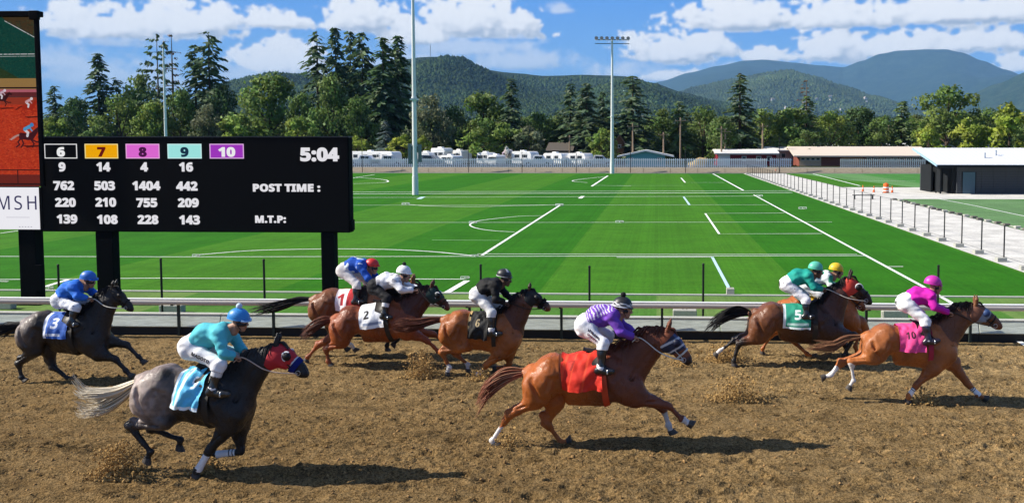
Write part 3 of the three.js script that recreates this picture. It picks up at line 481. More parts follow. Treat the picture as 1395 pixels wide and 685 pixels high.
function trailer(label, x0, x1, top, z, kind, tone = [0.80, 0.80, 0.78]) {
  const a = V(x0, top, z), b = V(x1, top, z), L = b.x - a.x, h = a.y - TY - 0.45, t = thing(kind === 'motorhome' ? 'motorhome' : 'travel_trailer', label, kind === 'motorhome' ? 'motorhome' : 'trailer', [(a.x + b.x) / 2, TY, z], 'white trailers behind the picket fence');
  const m = std(tone, 0.4), band = std([0.30, 0.33, 0.36], 0.5);
  const s = new THREE.Shape(); const q = L / 2; if (kind === 'motorhome') { s.moveTo(-q, 0); s.lineTo(q - .1, 0); s.lineTo(q, .5); s.lineTo(q - .35, h * .55); s.lineTo(q - .25, h * .6); s.lineTo(q - .05, h * .82); s.quadraticCurveTo(q - .1, h, q - .6, h); s.lineTo(-q + .25, h); s.quadraticCurveTo(-q, h, -q, h - .25); } else { s.moveTo(-q + .1, 0); s.lineTo(q - .25, 0); s.lineTo(q, .7); s.lineTo(q - .05, h - .5); s.quadraticCurveTo(q - .1, h, q - .6, h); s.lineTo(-q + .4, h); s.quadraticCurveTo(-q, h, -q, h - .4); s.lineTo(-q, .2); } s.closePath();
  mesh('body', new THREE.ExtrudeGeometry(s, { depth: 2.3, bevelEnabled: true, bevelSize: .05, bevelThickness: .05, bevelSegments: 2, curveSegments: 6 }).translate(0, .45, -1.15), m, t);
  mesh('stripe', box(L - .5, .14, .02, 0, 1.0, 1.215), band, t);
  const n = Math.max(2, Math.round(L / 2.2)); for (let i = 0; i < n; i++) { const w = mesh('window', rbox(.85, .5, .03, .01, -q + (i + .7) * L / (n + .5), .45 + h * .62, 1.215), winM, t); mesh('window_frame', merge([box(.95, .05, .04, 0, .27, 0), box(.95, .05, .04, 0, -.27, 0)]).translate(-q + (i + .7) * L / (n + .5), .45 + h * .62, 1.215), m, w); }
  const d = mesh('door', rbox(.62, Math.min(1.7, h - .2), .03, .01, q * .35, .55 + Math.min(1.7, h - .2) / 2, 1.215), std(tone.map((c) => c * .9), .4), t); mesh('door_window', box(.35, .4, .02, q * .35, .5 + h * .62, 1.235), winM, d);
  t.rotation.y = -.30 - .25 * Math.abs(Math.sin(x0)); mesh('roof_unit', rbox(.8, .26, .7, .05, -q * .2, .45 + h + .12, 0), m, t); wheelAt(t, -q * .25, .34, 1.02, .34); wheelAt(t, kind === 'motorhome' ? q * .62 : -q * .25 + .8, .34, 1.02, .34);
  return t;
}
function pickup(label, px, z, rgb, L = 5.2) {
  const p = V(px, 222, z); p.y = TY; const t = thing('pickup_truck', label, 'truck', p, 'vehicles behind the picket fence'), m = std(rgb, 0.3, {}), k = L / 5.2;
  const s = new THREE.Shape(); [[-2.6, .45], [2.55, .45], [2.6, .8], [2.45, 1.0], [1.35, 1.08], [.75, 1.68], [-.55, 1.72], [-.8, 1.1], [-2.6, 1.08]].forEach(([x, y], i) => i ? s.lineTo(x * k, y) : s.moveTo(x * k, y)); s.closePath();
  mesh('body', new THREE.ExtrudeGeometry(s, { depth: 1.7, bevelEnabled: true, bevelSize: .05, bevelThickness: .06, bevelSegments: 2 }).translate(0, 0, -.85), m, t);
  mesh('window', box(.6, .42, .03, -.1 * k, 1.4, .92), winM, t); mesh('window', box(.5, .38, .03, .55 * k, 1.38, .92), winM, t); mesh('headlight', box(.06, .16, .3, 2.6 * k, .82, .6), rimM, t); mesh('bumper', rbox(.16, .2, 1.8, .03, 2.66 * k, .52, 0), rimM, t);
  for (const x of [-1.6, 1.65]) wheelAt(t, x * k, .37, .82, .37);
}
{
  const z = zP - 7;
  trailer('long low white trailer under the yellow green trees just right of the tote board', 474, 547, 206.5, z, 'trailer');
  trailer('white trailer with dark awning right of the steel floodlight pole', 572, 592, 207.5, z, 'trailer'); trailer('tallest white motorhome with rounded roof', 591, 613, 202, z - 1, 'motorhome'); trailer('white motorhome parked in front of the tallest motorhome', 604, 626, 212, z + 3, 'motorhome');
  trailer('white trailer left of the pale green bushy tree', 617, 638, 205, z - 3, 'trailer', [0.74, 0.74, 0.72]); trailer('white camper left of the white flowering bush', 654, 672, 208, z, 'trailer'); trailer('small white camper with dark window band beside the flowering bush', 670, 684, 211.5, z + 2, 'motorhome');
  trailer('white trailer right of the white flowering bush', 700, 731, 206.5, z, 'trailer'); trailer('long white trailer before the brown roofed house', 743, 775, 209, z, 'trailer', [0.82, 0.82, 0.8]); trailer('white trailer right of the brown roofed house', 777, 805, 209, z + 1, 'trailer', [0.76, 0.76, 0.74]);
  pickup('white pickup truck right of the flowering bush', 733, z + 4, [0.78, 0.78, 0.78], 4.6); pickup('white pickup truck under the low trailer beside the tote board', 497, z + 4, [0.70, 0.71, 0.74]); pickup('silver pickup truck between tote board and floodlight pole', 528, z + 4, [0.72, 0.70, 0.68]); pickup('dark pickup truck beside the steel floodlight pole', 582, z + 4.5, [0.10, 0.13, 0.18], 4.6); pickup('pale pickup truck left of the teal shed', 815, z + 3, [0.62, 0.60, 0.58], 4.8);
}
// gabled sheds: a flat-ended box with a pitched or nearly flat roof, windows built in
function shed(name, label, x0, x1, wallTop, roofTop, z, depth, wallRGB, roofRGB, o = {}) {
  const a = V(x0, wallTop, z), b = V(x1, wallTop, z), L = b.x - a.x, h = a.y - TY, rh = V(x0, roofTop, z).y - TY - h, t = thing(name, label, o.category ?? 'shed', [(a.x + b.x) / 2, TY, z]);
  const wm = std(wallRGB, 0.85), rm = std(roofRGB, 0.7), ov = o.overhang ?? 0.6;
  mesh('wall', box(L, h, depth, 0, h / 2, -depth / 2), wm, t);
  if (o.gable) {                                                // the gable end faces the field
    const s = new THREE.Shape(); const q = L / 2; s.moveTo(-q, h - .02); s.lineTo(q, h - .02); s.lineTo(o.peak ?? 0, h + rh - .15); s.closePath(); mesh('gable', new THREE.ExtrudeGeometry(s, { depth: depth - .02, bevelEnabled: false }).translate(0, 0, -depth + .01), wm, t);
    for (const sg of [-1, 1]) { const pk = o.peak ?? 0, ex = sg * (q + ov), run = ex - pk, drop = rh * Math.abs(run) / Math.abs(sg * q - pk); const A = new THREE.Shape(); A.moveTo(pk, h + rh + .02); A.lineTo(ex, h + rh - drop + .02); A.lineTo(ex, h + rh - drop - .22); A.lineTo(pk, h + rh - .24); A.closePath(); mesh('roof', new THREE.ExtrudeGeometry(A, { depth: depth + 1.2, bevelEnabled: false }).translate(0, .16, -depth - .6), rm, t); }
  } else {
    const len = Math.hypot(rh, depth / 2 + ov), an = Math.atan2(rh, depth / 2 + ov);
    for (const sg of [-1, 1]) mesh('roof', box(L + ov * 2, .16, len + .05, 0, 0, sg * len / 2).rotateX(sg * an).translate(0, h + rh + .05, -depth / 2), rm, t);
    mesh('fascia', box(L + ov * 2, .18, .06, 0, h + .0, ov + .05), std(roofRGB.map((c) => c * .8), .7), t);
  }
  for (const [u, v, w, hh, col] of o.panels ?? []) mesh('wall_panel', box(w * L, hh * h, .05, (u - .5) * L, v * h, .03), std(col, .8), t);
  for (const [u, v, w, hh] of o.windows ?? []) { const g = mesh('window', box(w * L, hh * h, .05, (u - .5) * L, v * h, .04), winM, t); mesh('window_frame', merge([box(w * L + .16, .08, .08, (u - .5) * L, v * h + hh * h / 2, .05), box(w * L + .16, .08, .08, (u - .5) * L, v * h - hh * h / 2, .05), box(.08, hh * h, .08, (u - .5) * L - w * L / 2, v * h, .05), box(.08, hh * h, .08, (u - .5) * L + w * L / 2, v * h, .05)]), std([.7, .68, .64], .7), g); }
  return t;
}
{
  const z = zP - 6, row = (n, v, w, h) => Array.from({ length: n }, (_, i) => [(i + .5) / n, v, w, h]);
  shed('teal_shed', 'small teal shed with a shallow white gabled roof right of the distant light pole', 853, 906, 211, 205.4, z, 8, [0.16, 0.42, 0.42], [0.72, 0.72, 0.68], { gable: true, overhang: 1.4, windows: [[.12, .6, .1, .3], [.86, .6, .1, .3]] });
  shed('red_shed', 'dark red shed with white roof and white end wall', 978, 1058, 209.5, 204.4, z - 2, 9, [0.20, 0.025, 0.035], [0.70, 0.67, 0.62], { overhang: .5, panels: [[.11, .5, .2, .98, [.72, .70, .66]]], windows: [[.45, .62, .07, .34], [.7, .62, .07, .34], [.88, .62, .07, .34]] });
  shed('flat_building', 'low pale flat roofed building right of the red shed', 1046, 1118, 205, 200.6, z - 10, 12, [0.55, 0.47, 0.38], [0.72, 0.68, 0.62], { overhang: .8, category: 'building', windows: row(5, .66, .08, .3) });
  shed('long_building', 'long building with broad cream roof and red brown wall', 1089, 1262, 212.8, 200.8, z - 3, 13, [0.22, 0.075, 0.055], [0.64, 0.54, 0.44], { category: 'building', overhang: 1.0, panels: [[.42, .5, .17, .9, [.42, .20, .09]], [.09, .5, .17, .98, [.56, .40, .26]]], windows: [...row(4, .72, .03, .25).map(([u, ...q]) => [u * .16 + .01, ...q]), ...row(9, .68, .035, .36).map(([u, ...q]) => [.53 + u * .46, ...q])] });
  shed('long_hall', 'long pale roof visible behind the cream roofed building', 1122, 1252, 201.5, 196, z - 30, 12, [0.42, 0.40, 0.36], [0.66, 0.66, 0.64], { category: 'building', windows: row(8, .6, .04, .35) });
  shed('grey_house', 'low grey roofed house behind the dark field house roof', 1280, 1300, 203, 196.5, z - 26, 10, [0.40, 0.36, 0.32], [0.30, 0.30, 0.31], { category: 'house', windows: row(3, .55, .14, .35) }); shed('pale_house', 'pale roofed house behind the field house at the right', 1325, 1352, 203, 196, z - 26, 10, [0.50, 0.48, 0.44], [0.62, 0.62, 0.62], { category: 'house', windows: row(3, .55, .12, .35) });
  shed('brown_house', 'house with brown hipped roof behind the long white trailer', 748, 776, 206, 195, z - 12, 10, [0.45, 0.40, 0.33], [0.10, 0.085, 0.07], { category: 'house', windows: row(3, .55, .12, .4) });
  const hut = shed('wood_hut', 'small wooden hut on stilts among trees right of the distant light pole', 838, 850, 193, 184, z - 12, 3, [0.16, 0.085, 0.045], [0.10, 0.07, 0.05], { category: 'hut', gable: true, overhang: .3, windows: [[.5, .8, .3, .14]] }); void hut;
}
{
  const wood = std([0.30, 0.22, 0.15], 0.9), metal = std([0.25, 0.26, 0.26], 0.6); let u0;
  for (const [x, top, z, label] of [[862, 168, -150, 'wooden utility pole above the teal shed'], [983, 172, -152, 'wooden utility pole behind the red shed'], [904, 180, -154, 'wooden utility pole between teal shed and big fir'], [927, 160, -158, 'tall wooden utility pole among trees left of the red shed'], [1039, 168, -156, 'thin utility pole behind the right end of the red shed'], [776, 184, -158, 'short dark utility pole behind the brown roofed house'], [988, 176, -156, 'second wooden utility pole beside the one behind the red shed'], [1211, 168, -190, 'utility pole before the bright tree right of centre of the far hill']]) {
    const b = V(x, 205, z), h = V(x, top, z).y - TY; b.y = TY;
    if (!u0) { u0 = thing('utility_pole', label, 'utility pole', b, 'utility poles behind the far fence'); mesh('pole', cyl(0.16, 0.11, 1, 10), wood, u0); mesh('crossarm', box(1.8, .012, .1, 0, .93, .1), wood, u0); mesh('insulator', merge([cyl(.04, .04, .02, 6, -.8, .936, .1), cyl(.04, .04, .02, 6, .8, .936, .1)]), metal, u0); } else copyOf(u0, label, b, 'utility poles behind the far fence');
    scene.children[scene.children.length - 1].scale.y = h;
  }
  const m = thing('dirt_mound', 'yellowish earth mound between the teal shed and the red shed', 'mound', V(956, 214, zP - 4).setY(TY));
  const g = new THREE.SphereGeometry(1, 24, 12, 0, 6.283, 0, 1.6).scale(1.9, 1.35, 1.6), p = g.attributes.position; for (let i = 0; i < p.count; i++) { const s = 0.85 + .35 * vnoise3(p.getX(i) * 2, p.getY(i) * 2, p.getZ(i) * 2 + 9); p.setXYZ(i, p.getX(i) * s, p.getY(i) * s, p.getZ(i) * s); } g.computeVertexNormals(); mesh('earth', g, std([0.42, 0.30, 0.14], 1), m);
}
// ------------------------------------------------------------------ trees
function cards(list, r) {                                       // leaf sprays: two-triangle faces, each with its own tilt
  const n = list.length, pos = new Float32Array(n * 12), nor = new Float32Array(n * 12), col = new Float32Array(n * 12), idx = new Uint32Array(n * 6);
  const a = v3(), b = v3(), c = v3();
  for (let i = 0; i < n; i++) {
    const { p, nrm, along, w, l, k } = list[i];
    a.copy(along).normalize(); b.crossVectors(nrm, a).normalize(); c.copy(nrm).normalize();
    const q = [[-.5 * w, 0], [.5 * w, 0.12 * l], [.22 * w, l], [-.32 * w, .82 * l]];
    for (let j = 0; j < 4; j++) { const o = i * 12 + j * 3; pos[o] = p.x + b.x * q[j][0] + a.x * q[j][1]; pos[o + 1] = p.y + b.y * q[j][0] + a.y * q[j][1]; pos[o + 2] = p.z + b.z * q[j][0] + a.z * q[j][1]; nor[o] = c.x; nor[o + 1] = c.y; nor[o + 2] = c.z; col[o] = k[0]; col[o + 1] = k[1]; col[o + 2] = k[2]; }
    idx.set([i * 4, i * 4 + 2, i * 4 + 1, i * 4, i * 4 + 3, i * 4 + 2], i * 6);
  }
  const g = new THREE.BufferGeometry(); g.setAttribute('position', new THREE.BufferAttribute(pos, 3)); g.setAttribute('normal', new THREE.BufferAttribute(nor, 3)); g.setAttribute('color', new THREE.BufferAttribute(col, 3)); g.setIndex(new THREE.BufferAttribute(idx, 1)); void r; return g;
}
const rnd3 = (r) => { const z = r() * 2 - 1, a = r() * 6.283, s = Math.sqrt(1 - z * z); return v3(Math.cos(a) * s, z, Math.sin(a) * s); };
const tint = (r, amt) => { const k = 1 + (r() - .5) * amt; return [k * (1 + (r() - .5) * .3), k, k * (1 + (r() - .5) * .3)]; };
function broadleaf(seed, opt = {}) {                            // height 1, half width about .5
  const r = rng(seed), list = [], n = opt.clumps ?? 46, limbs = [];
  const low = opt.low ?? 0.16, per = opt.per ?? 85;
  for (let i = 0; i < n; i++) {
    const y = low + (1 - low) * Math.pow(r(), 0.85), t = (y - low) / (1 - low), rad = (opt.width ?? 0.44) * Math.pow(Math.sin(Math.PI * clamp(0.14 + t * 0.83, 0, 1)), 0.7) * (0.72 + 0.45 * r()), a = r() * 6.283, q = Math.pow(r(), 0.45) * rad;
    const c = v3(Math.cos(a) * q, y - .06, Math.sin(a) * q), cr = (0.075 + r() * 0.075) * (opt.clump ?? 1); if (i % 3 === 0) limbs.push(c);
    const kk = tint(r, .5);
    for (let j = 0; j < per; j++) {
      const d = rnd3(r); d.y = d.y * 0.8 + 0.12; const p = c.clone().addScaledVector(d, cr * (0.55 + 0.5 * Math.pow(r(), 0.5))), nrm = d.clone().multiplyScalar(1.1).add(rnd3(r).multiplyScalar(0.85)).add(c.clone().setY((y - .5) * .5).multiplyScalar(.8)).normalize();
      const al = rnd3(r); al.y -= 0.3; const s = (opt.leaf ?? 0.030) * (0.6 + r() * 0.8), k2 = .85 + r() * .3; list.push({ p, nrm, along: al, w: s, l: s * 1.25, k: kk.map((q2) => q2 * k2) });
    }
  }
  const wood = [bar(v3(0, -0.02, 0), v3(0.01, .42, 0), 0.032, 8, .016)]; for (const c of limbs.slice(0, 12)) wood.push(bar(v3(0, Math.min(.4, c.y * .55), 0), c, 0.013, 5, .004));
  return { crown: cards(list, r), wood: merge(wood) };
}
function conifer(seed, opt = {}) {
  const r = rng(seed), list = [], wood = [bar(v3(0, -0.02, 0), v3(0, .99, 0), opt.trunk ?? 0.018, 8, .002)];
  const levels = opt.levels ?? 34, y0 = opt.low ?? 0.1, wid = opt.width ?? 0.19;
  for (let i = 0; i < levels; i++) {
    const t = i / (levels - 1), y = lerp(y0, .985, Math.pow(t, .92)), R = wid * Math.pow(1 - t, opt.pow ?? 0.72) * (0.75 + r() * .5) + .012, n = Math.round(lerp(opt.n ?? 9, 4, t));
    for (let j = 0; j < n; j++) {
      if (r() < (opt.gap ?? 0.06)) continue;
      const a = r() * 6.283, L = R * (0.62 + r() * .55), dr = (opt.droop ?? .35) * (1 - t * .7), dir = v3(Math.cos(a), 0, Math.sin(a)); if (i % 3 === 0 && (opt.bare || j === 0)) wood.push(bar(v3(0, y, 0), v3(dir.x * L * .85, y - L * dr * .5, dir.z * L * .85), .0035, 4, .001));
      const m = Math.max(4, Math.round(L / wid * (opt.dense ?? 19))), kk = tint(r, .42);
      for (let s = 0; s < m; s++) {
        const u = (opt.bare ? .35 + .65 * r() : .12 + .88 * (s + r()) / m), p = v3(dir.x * L * u, y - L * dr * u * u + (opt.lift ?? 0) * L * u + (r() - .5) * .008, dir.z * L * u); p.x += (r() - .5) * .02; p.z += (r() - .5) * .02;
        const side = v3(-dir.z, 0, dir.x).multiplyScalar((r() - .5) * 2.2), al = dir.clone().multiplyScalar(.75).add(side).add(v3(0, -.25 - r() * .5 + (opt.lift ?? 0), 0)), nrm = v3(dir.x * .55, .75, dir.z * .55).add(rnd3(r).multiplyScalar(.55)).normalize();
        const sz = (opt.leaf ?? .0245) * (.7 + r() * .7); list.push({ p, nrm, along: al, w: sz * .95, l: sz * 1.7, k: kk });
      }
    }
  }
  return { crown: cards(list, r), wood: merge(wood) };
}
const shapes = {
  oak: [broadleaf(1), broadleaf(2, { width: .5 }), broadleaf(3, { clumps: 52, width: .4 }), broadleaf(4, { low: .05, width: .46 })],
  bush: [broadleaf(11, { low: .0, width: .6, clumps: 34, per: 70, leaf: .045 }), broadleaf(12, { low: .02, width: .55, clumps: 34, per: 70, leaf: .045 })],
  young: [broadleaf(21, { low: .22, width: .5, clumps: 26, per: 70, clump: .95, leaf: .05 }), broadleaf(22, { low: .2, width: .46, clumps: 28, per: 70, clump: .9, leaf: .05 })],
  willow: [broadleaf(31, { low: .02, width: .42, clumps: 60, per: 75, clump: .85, leaf: .028 })],
  fir: [conifer(41), conifer(42, { width: .17, levels: 38 }), conifer(43, { width: .22, gap: .2 }), conifer(44, { width: .15, low: .05 })],
  sparse: [conifer(51, { gap: .2, levels: 28, width: .17, pow: .55, n: 7, low: .22, dense: 13 }), conifer(52, { gap: .18, levels: 30, width: .16, pow: .5, n: 7, low: .16, dense: 13, droop: .5 })],
  pine: [conifer(61, { low: .4, levels: 13, width: .23, pow: .35, n: 7, gap: .2, droop: -.1, bare: true, leaf: .024, dense: 14 })],
  dead: [conifer(71, { low: .3, levels: 16, width: .13, pow: .5, n: 5, gap: .3, droop: .2, bare: true, leaf: .013, dense: 4 })],
  browntop: [conifer(81, { low: .08, levels: 30, width: .2, gap: .22 })],
};
const leafM = (rgb) => new THREE.MeshPhysicalMaterial({ color: new THREE.Color().setRGB(...rgb), roughness: 1, transmission: 0.35, thickness: 0, specularIntensity: 0.3, vertexColors: true, side: THREE.DoubleSide });
const greens = { dark: leafM([0.070, 0.128, 0.040]), fir: leafM([0.082, 0.135, 0.056]), mid: leafM([0.120, 0.190, 0.045]), oak: leafM([0.135, 0.210, 0.045]), light: leafM([0.19, 0.27, 0.05]), bright: leafM([0.25, 0.32, 0.04]), grey: leafM([0.15, 0.18, 0.09]), blue: leafM([0.13, 0.18, 0.16]), brown: leafM([0.14, 0.10, 0.065]), white: leafM([0.7, 0.7, 0.68]) };
const barkM = std([0.085, 0.062, 0.045], 1), paleBark = std([0.22, 0.18, 0.14], 1);
let treeN = 0;
function tree(kind, px, top, z, wpx, mat, name, label, group) {
  const s = shapes[kind][treeN++ % shapes[kind].length], b = V(px, 205, z), h = V(px, top, z).y - TY; b.y = TY;
  const w = wpx * (['fir', 'sparse', 'browntop'].includes(kind) ? 1.22 : 1.08) * Math.abs(z) / F / 2, nat = { oak: .46, bush: .62, young: .52, willow: .46, fir: .19, sparse: .17, pine: .26, dead: .13, browntop: .2 }[kind];
  const t = thing(name, label, name.includes('bush') ? 'bush' : 'tree', b, group);
  mesh('trunk', s.wood, kind === 'dead' || kind === 'pine' ? paleBark : barkM, t); mesh('crown', s.crown, greens[mat], t);
  t.scale.set(w / nat, h, w / nat); t.children.forEach((c) => { c.rotation.y = treeN * 1.7; });
}
// [shape, photo x, photo top y, distance, photo width, green, name, label]
for (const a of [
  ['fir', 76, 116, -178, 40, 'fir', 'fir_tree', 'short fir at the far left beside the video screen'],
  ['fir', 136, 71, -182, 52, 'fir', 'fir_tree', 'tall blue green fir behind the orange number seven panel'],
  ['sparse', 160, 104, -184, 36, 'fir', 'fir_tree', 'small ragged fir just right of the tall left fir'],
  ['pine', 217, 44, -176, 62, 'fir', 'pine_tree', 'flat layered pine with bare trunk beside the thin light pole'],
  ['dead', 237, 45, -180, 40, 'brown', 'pine_tree', 'bare thin pine right of the flat layered pine'],
  ['sparse', 268, 59, -180, 40, 'fir', 'fir_tree', 'ragged fir with brownish side, left of the tallest ragged fir'],
  ['sparse', 287, 41, -178, 54, 'fir', 'fir_tree', 'tallest ragged fir above the pink number eight panel'],
  ['oak', 100, 134, -172, 66, 'dark', 'broadleaf_tree', 'dark round tree above the number six panel'],
  ['oak', 193, 104, -186, 64, 'oak', 'broadleaf_tree', 'broad dark green crown just left of the thin light pole'],
  ['oak', 165, 131, -170, 70, 'oak', 'broadleaf_tree', 'mid green round tree above the orange number panel'],
  ['oak', 208, 140, -168, 58, 'light', 'broadleaf_tree', 'lighter green tree below the flat layered pine'],
  ['oak', 245, 122, -172, 60, 'mid', 'broadleaf_tree', 'mid green tree right of the thin light pole'],
  ['oak', 303, 118, -176, 56, 'dark', 'broadleaf_tree', 'dark green tree under the tallest ragged fir'],
  ['willow', 283, 142, -166, 46, 'grey', 'broadleaf_tree', 'greyish loose tree above the pale blue number nine panel'],
  ['oak', 368, 103, -168, 100, 'oak', 'broadleaf_tree', 'largest rounded green tree left of the fir clump'],
  ['bush', 75, 160, -160, 60, 'light', 'broadleaf_bush', 'light green bush at the lower left by the video screen'],
  ['bush', 130, 172, -158, 60, 'mid', 'broadleaf_bush', 'low green bush above the gap between panels six and seven'],
  ['bush', 325, 156, -160, 76, 'light', 'broadleaf_bush', 'pale green bush below the largest rounded tree at its left'],
  ['bush', 410, 160, -158, 70, 'light', 'broadleaf_bush', 'yellowish green bush above the clock on the tote board'],
  ['oak', 410, 128, -164, 50, 'mid', 'broadleaf_tree', 'green tree between largest rounded tree and the fir clump'],
  ['sparse', 434, 40, -172, 52, 'fir', 'fir_tree', 'leftmost ragged fir of the central fir clump'],
  ['fir', 459, 36, -176, 50, 'fir', 'fir_tree', 'tallest fir of the central clump'],
  ['fir', 479, 41, -180, 44, 'fir', 'fir_tree', 'fir directly right of the tallest fir of the clump'],
  ['sparse', 495, 42, -174, 48, 'fir', 'fir_tree', 'ragged fir in the middle of the central clump'],
  ['fir', 523, 49, -170, 60, 'dark', 'fir_tree', 'dark dense fir left of the steel floodlight pole'],
  ['fir', 544, 47, -174, 58, 'dark', 'fir_tree', 'darkest fir right beside the steel floodlight pole'],
  ['oak', 452, 104, -162, 66, 'mid', 'broadleaf_tree', 'green tree in front of the central fir clump'],
  ['oak', 490, 132, -160, 50, 'mid', 'broadleaf_tree', 'dark green tree low before the middle of the fir clump'],
  ['willow', 586, 129, -162, 64, 'grey', 'broadleaf_tree', 'grey green willowy tree right of the steel floodlight pole'],
  ['young', 486, 186, -153, 44, 'bright', 'young_tree', 'yellow green young tree just right of the tote board'],
  ['fir', 525, 164, -156, 24, 'blue', 'fir_tree', 'small blue grey spruce below the dark firs'],
  ['young', 549, 184, -153, 52, 'bright', 'young_tree', 'yellow green young tree left of the floodlight pole foot'],
  ['young', 576, 186, -154, 26, 'bright', 'young_tree', 'small yellow green tree right of the floodlight pole boxes'],
  ['oak', 618, 146, -172, 56, 'dark', 'broadleaf_tree', 'dark green tree right of the willowy grey tree'],
  ['oak', 660, 127, -170, 76, 'mid', 'broadleaf_tree', 'broad green crown left of the lone central fir'],
  ['fir', 697, 106, -168, 42, 'fir', 'fir_tree', 'lone dark fir with bare lower trunk near the centre'],
  ['young', 650, 176, -154, 66, 'light', 'young_tree', 'light green young tree behind the trailers left of centre'],
  ['young', 690, 168, -157, 66, 'light', 'young_tree', 'light green bushy tree below the lone central fir'],
  ['young', 722, 174, -156, 56, 'grey', 'young_tree', 'olive green young tree right of the lone central fir'],
  ['oak', 735, 154, -170, 60, 'mid', 'broadleaf_tree', 'green round tree before the middle of the big hill'],
  ['oak', 762, 158, -172, 46, 'mid', 'broadleaf_tree', 'green round tree left of the three conifers'],
  ['young', 691, 200, -150, 16, 'white', 'flowering_bush', 'white flowering bush among the trailers'],
  ['fir', 777, 113, -168, 40, 'fir', 'fir_tree', 'leftmost of the three conifers left of the distant light pole'],
  ['fir', 799, 112, -164, 54, 'fir', 'fir_tree', 'broadest of the three conifers left of the distant light pole'],
  ['fir', 822, 124, -168, 36, 'fir', 'fir_tree', 'conifer directly left of the distant light pole'],
  ['browntop', 862, 102, -164, 64, 'fir', 'fir_tree', 'big broad fir right of the distant light pole'],
  ['bush', 820, 176, -158, 50, 'light', 'broadleaf_bush', 'green bush at the foot of the distant light pole'],
  ['sparse', 925, 137, -166, 36, 'mid', 'fir_tree', 'slim loose tree with pale trunk left of the red shed'],
  ['oak', 903, 150, -170, 52, 'mid', 'broadleaf_tree', 'dark green tree between the big fir and the slim loose tree'],
  ['oak', 958, 146, -170, 62, 'mid', 'broadleaf_tree', 'green tree above the gap left of the red shed'],
  ['browntop', 1008, 100, -164, 56, 'fir', 'fir_tree', 'fir with brown tip above the red shed'],
  ['dead', 1007, 98, -166, 22, 'brown', 'pine_tree', 'thin brown treetop rising from the fir above the red shed'],
  ['oak', 983, 160, -158, 50, 'mid', 'broadleaf_tree', 'dark green tree behind the utility poles of the red shed'],
  ['oak', 1040, 150, -168, 60, 'light', 'broadleaf_tree', 'light green tree right of the brown tipped fir'],
  ['oak', 1076, 148, -166, 66, 'oak', 'broadleaf_tree', 'rounded green tree left of the brown dead topped tree'],
  ['browntop', 1099, 130, -168, 46, 'mid', 'fir_tree', 'conifer below the brown dead top'],
  ['dead', 1098, 108, -170, 36, 'brown', 'pine_tree', 'brown dead treetop right of centre'],
  ['oak', 1132, 153, -170, 60, 'light', 'broadleaf_tree', 'light green tree above the left end of the cream roof'],
  ['oak', 1168, 147, -176, 68, 'dark', 'broadleaf_tree', 'dark green tree above the middle of the cream roof'],
  ['oak', 1202, 158, -172, 50, 'mid', 'broadleaf_tree', 'mid green tree left of the pointed conifer'],
  ['fir', 1228, 137, -172, 42, 'mid', 'fir_tree', 'pointed green conifer left of the large round tree'],
  ['oak', 1290, 120, -176, 100, 'oak', 'broadleaf_tree', 'large round green tree above the field house'],
  ['young', 1264, 172, -160, 52, 'bright', 'young_tree', 'bright green small tree left of the field house roof'],
  ['young', 1322, 162, -160, 62, 'bright', 'young_tree', 'bright yellow green tree above the field house roof'],
  ['young', 1376, 145, -158, 78, 'bright', 'young_tree', 'brightest yellow green tree at the right edge'],
  ['oak', 1345, 150, -182, 66, 'oak', 'broadleaf_tree', 'darker tree between the two yellow green trees'],
  ['oak', 1425, 140, -176, 80, 'mid', 'broadleaf_tree', 'tree reaching in at the right edge behind the brightest tree'],
  ['bush', 1100, 178, -160, 60, 'mid', 'broadleaf_bush', 'low bush left of the cream roofed building'],
  ['bush', 1185, 176, -178, 60, 'light', 'broadleaf_bush', 'pale green bush above the right half of the cream roof'],
]) tree(...a);
{
  const N = 900, r = rng(91), m = new THREE.Matrix4(), q = new THREE.Quaternion(), c = new THREE.Color();
  for (const [kind, n, seed] of [['oak', 520, 0], ['fir', 150, 1]]) {
    const im = new THREE.InstancedMesh(shapes[kind][seed].crown, kind === 'oak' ? greens.mid : greens.fir, n);
    for (let i = 0; i < n; i++) { const z = -188 - r() * 70, x = (r() * 2 - 1) * -z * .95, h = (kind === 'oak' ? 5.5 + r() * 3.5 : 6 + r() * 5) * (z / -200), w = kind === 'oak' ? h * (.9 + r() * .5) : h * (1 + r() * .4); q.setFromAxisAngle(v3(0, 1, 0), r() * 6.28); m.compose(v3(x, 0.4, z), q, v3(w, h, w)); im.setMatrixAt(i, m); const k = .55 + r() * .7; im.setColorAt(i, c.setRGB(k * (.9 + r() * .3), k, k * .95)); }
    im.name = kind === 'oak' ? 'far_wood' : 'far_fir_wood'; im.castShadow = im.receiveShadow = true; im.userData = { label: kind === 'oak' ? 'far band of broadleaf woodland behind the nearer trees' : 'dark fir tops mixed into the far band of woodland', category: 'woodland', kind: 'stuff' }; scene.add(im);
  } void N;
}
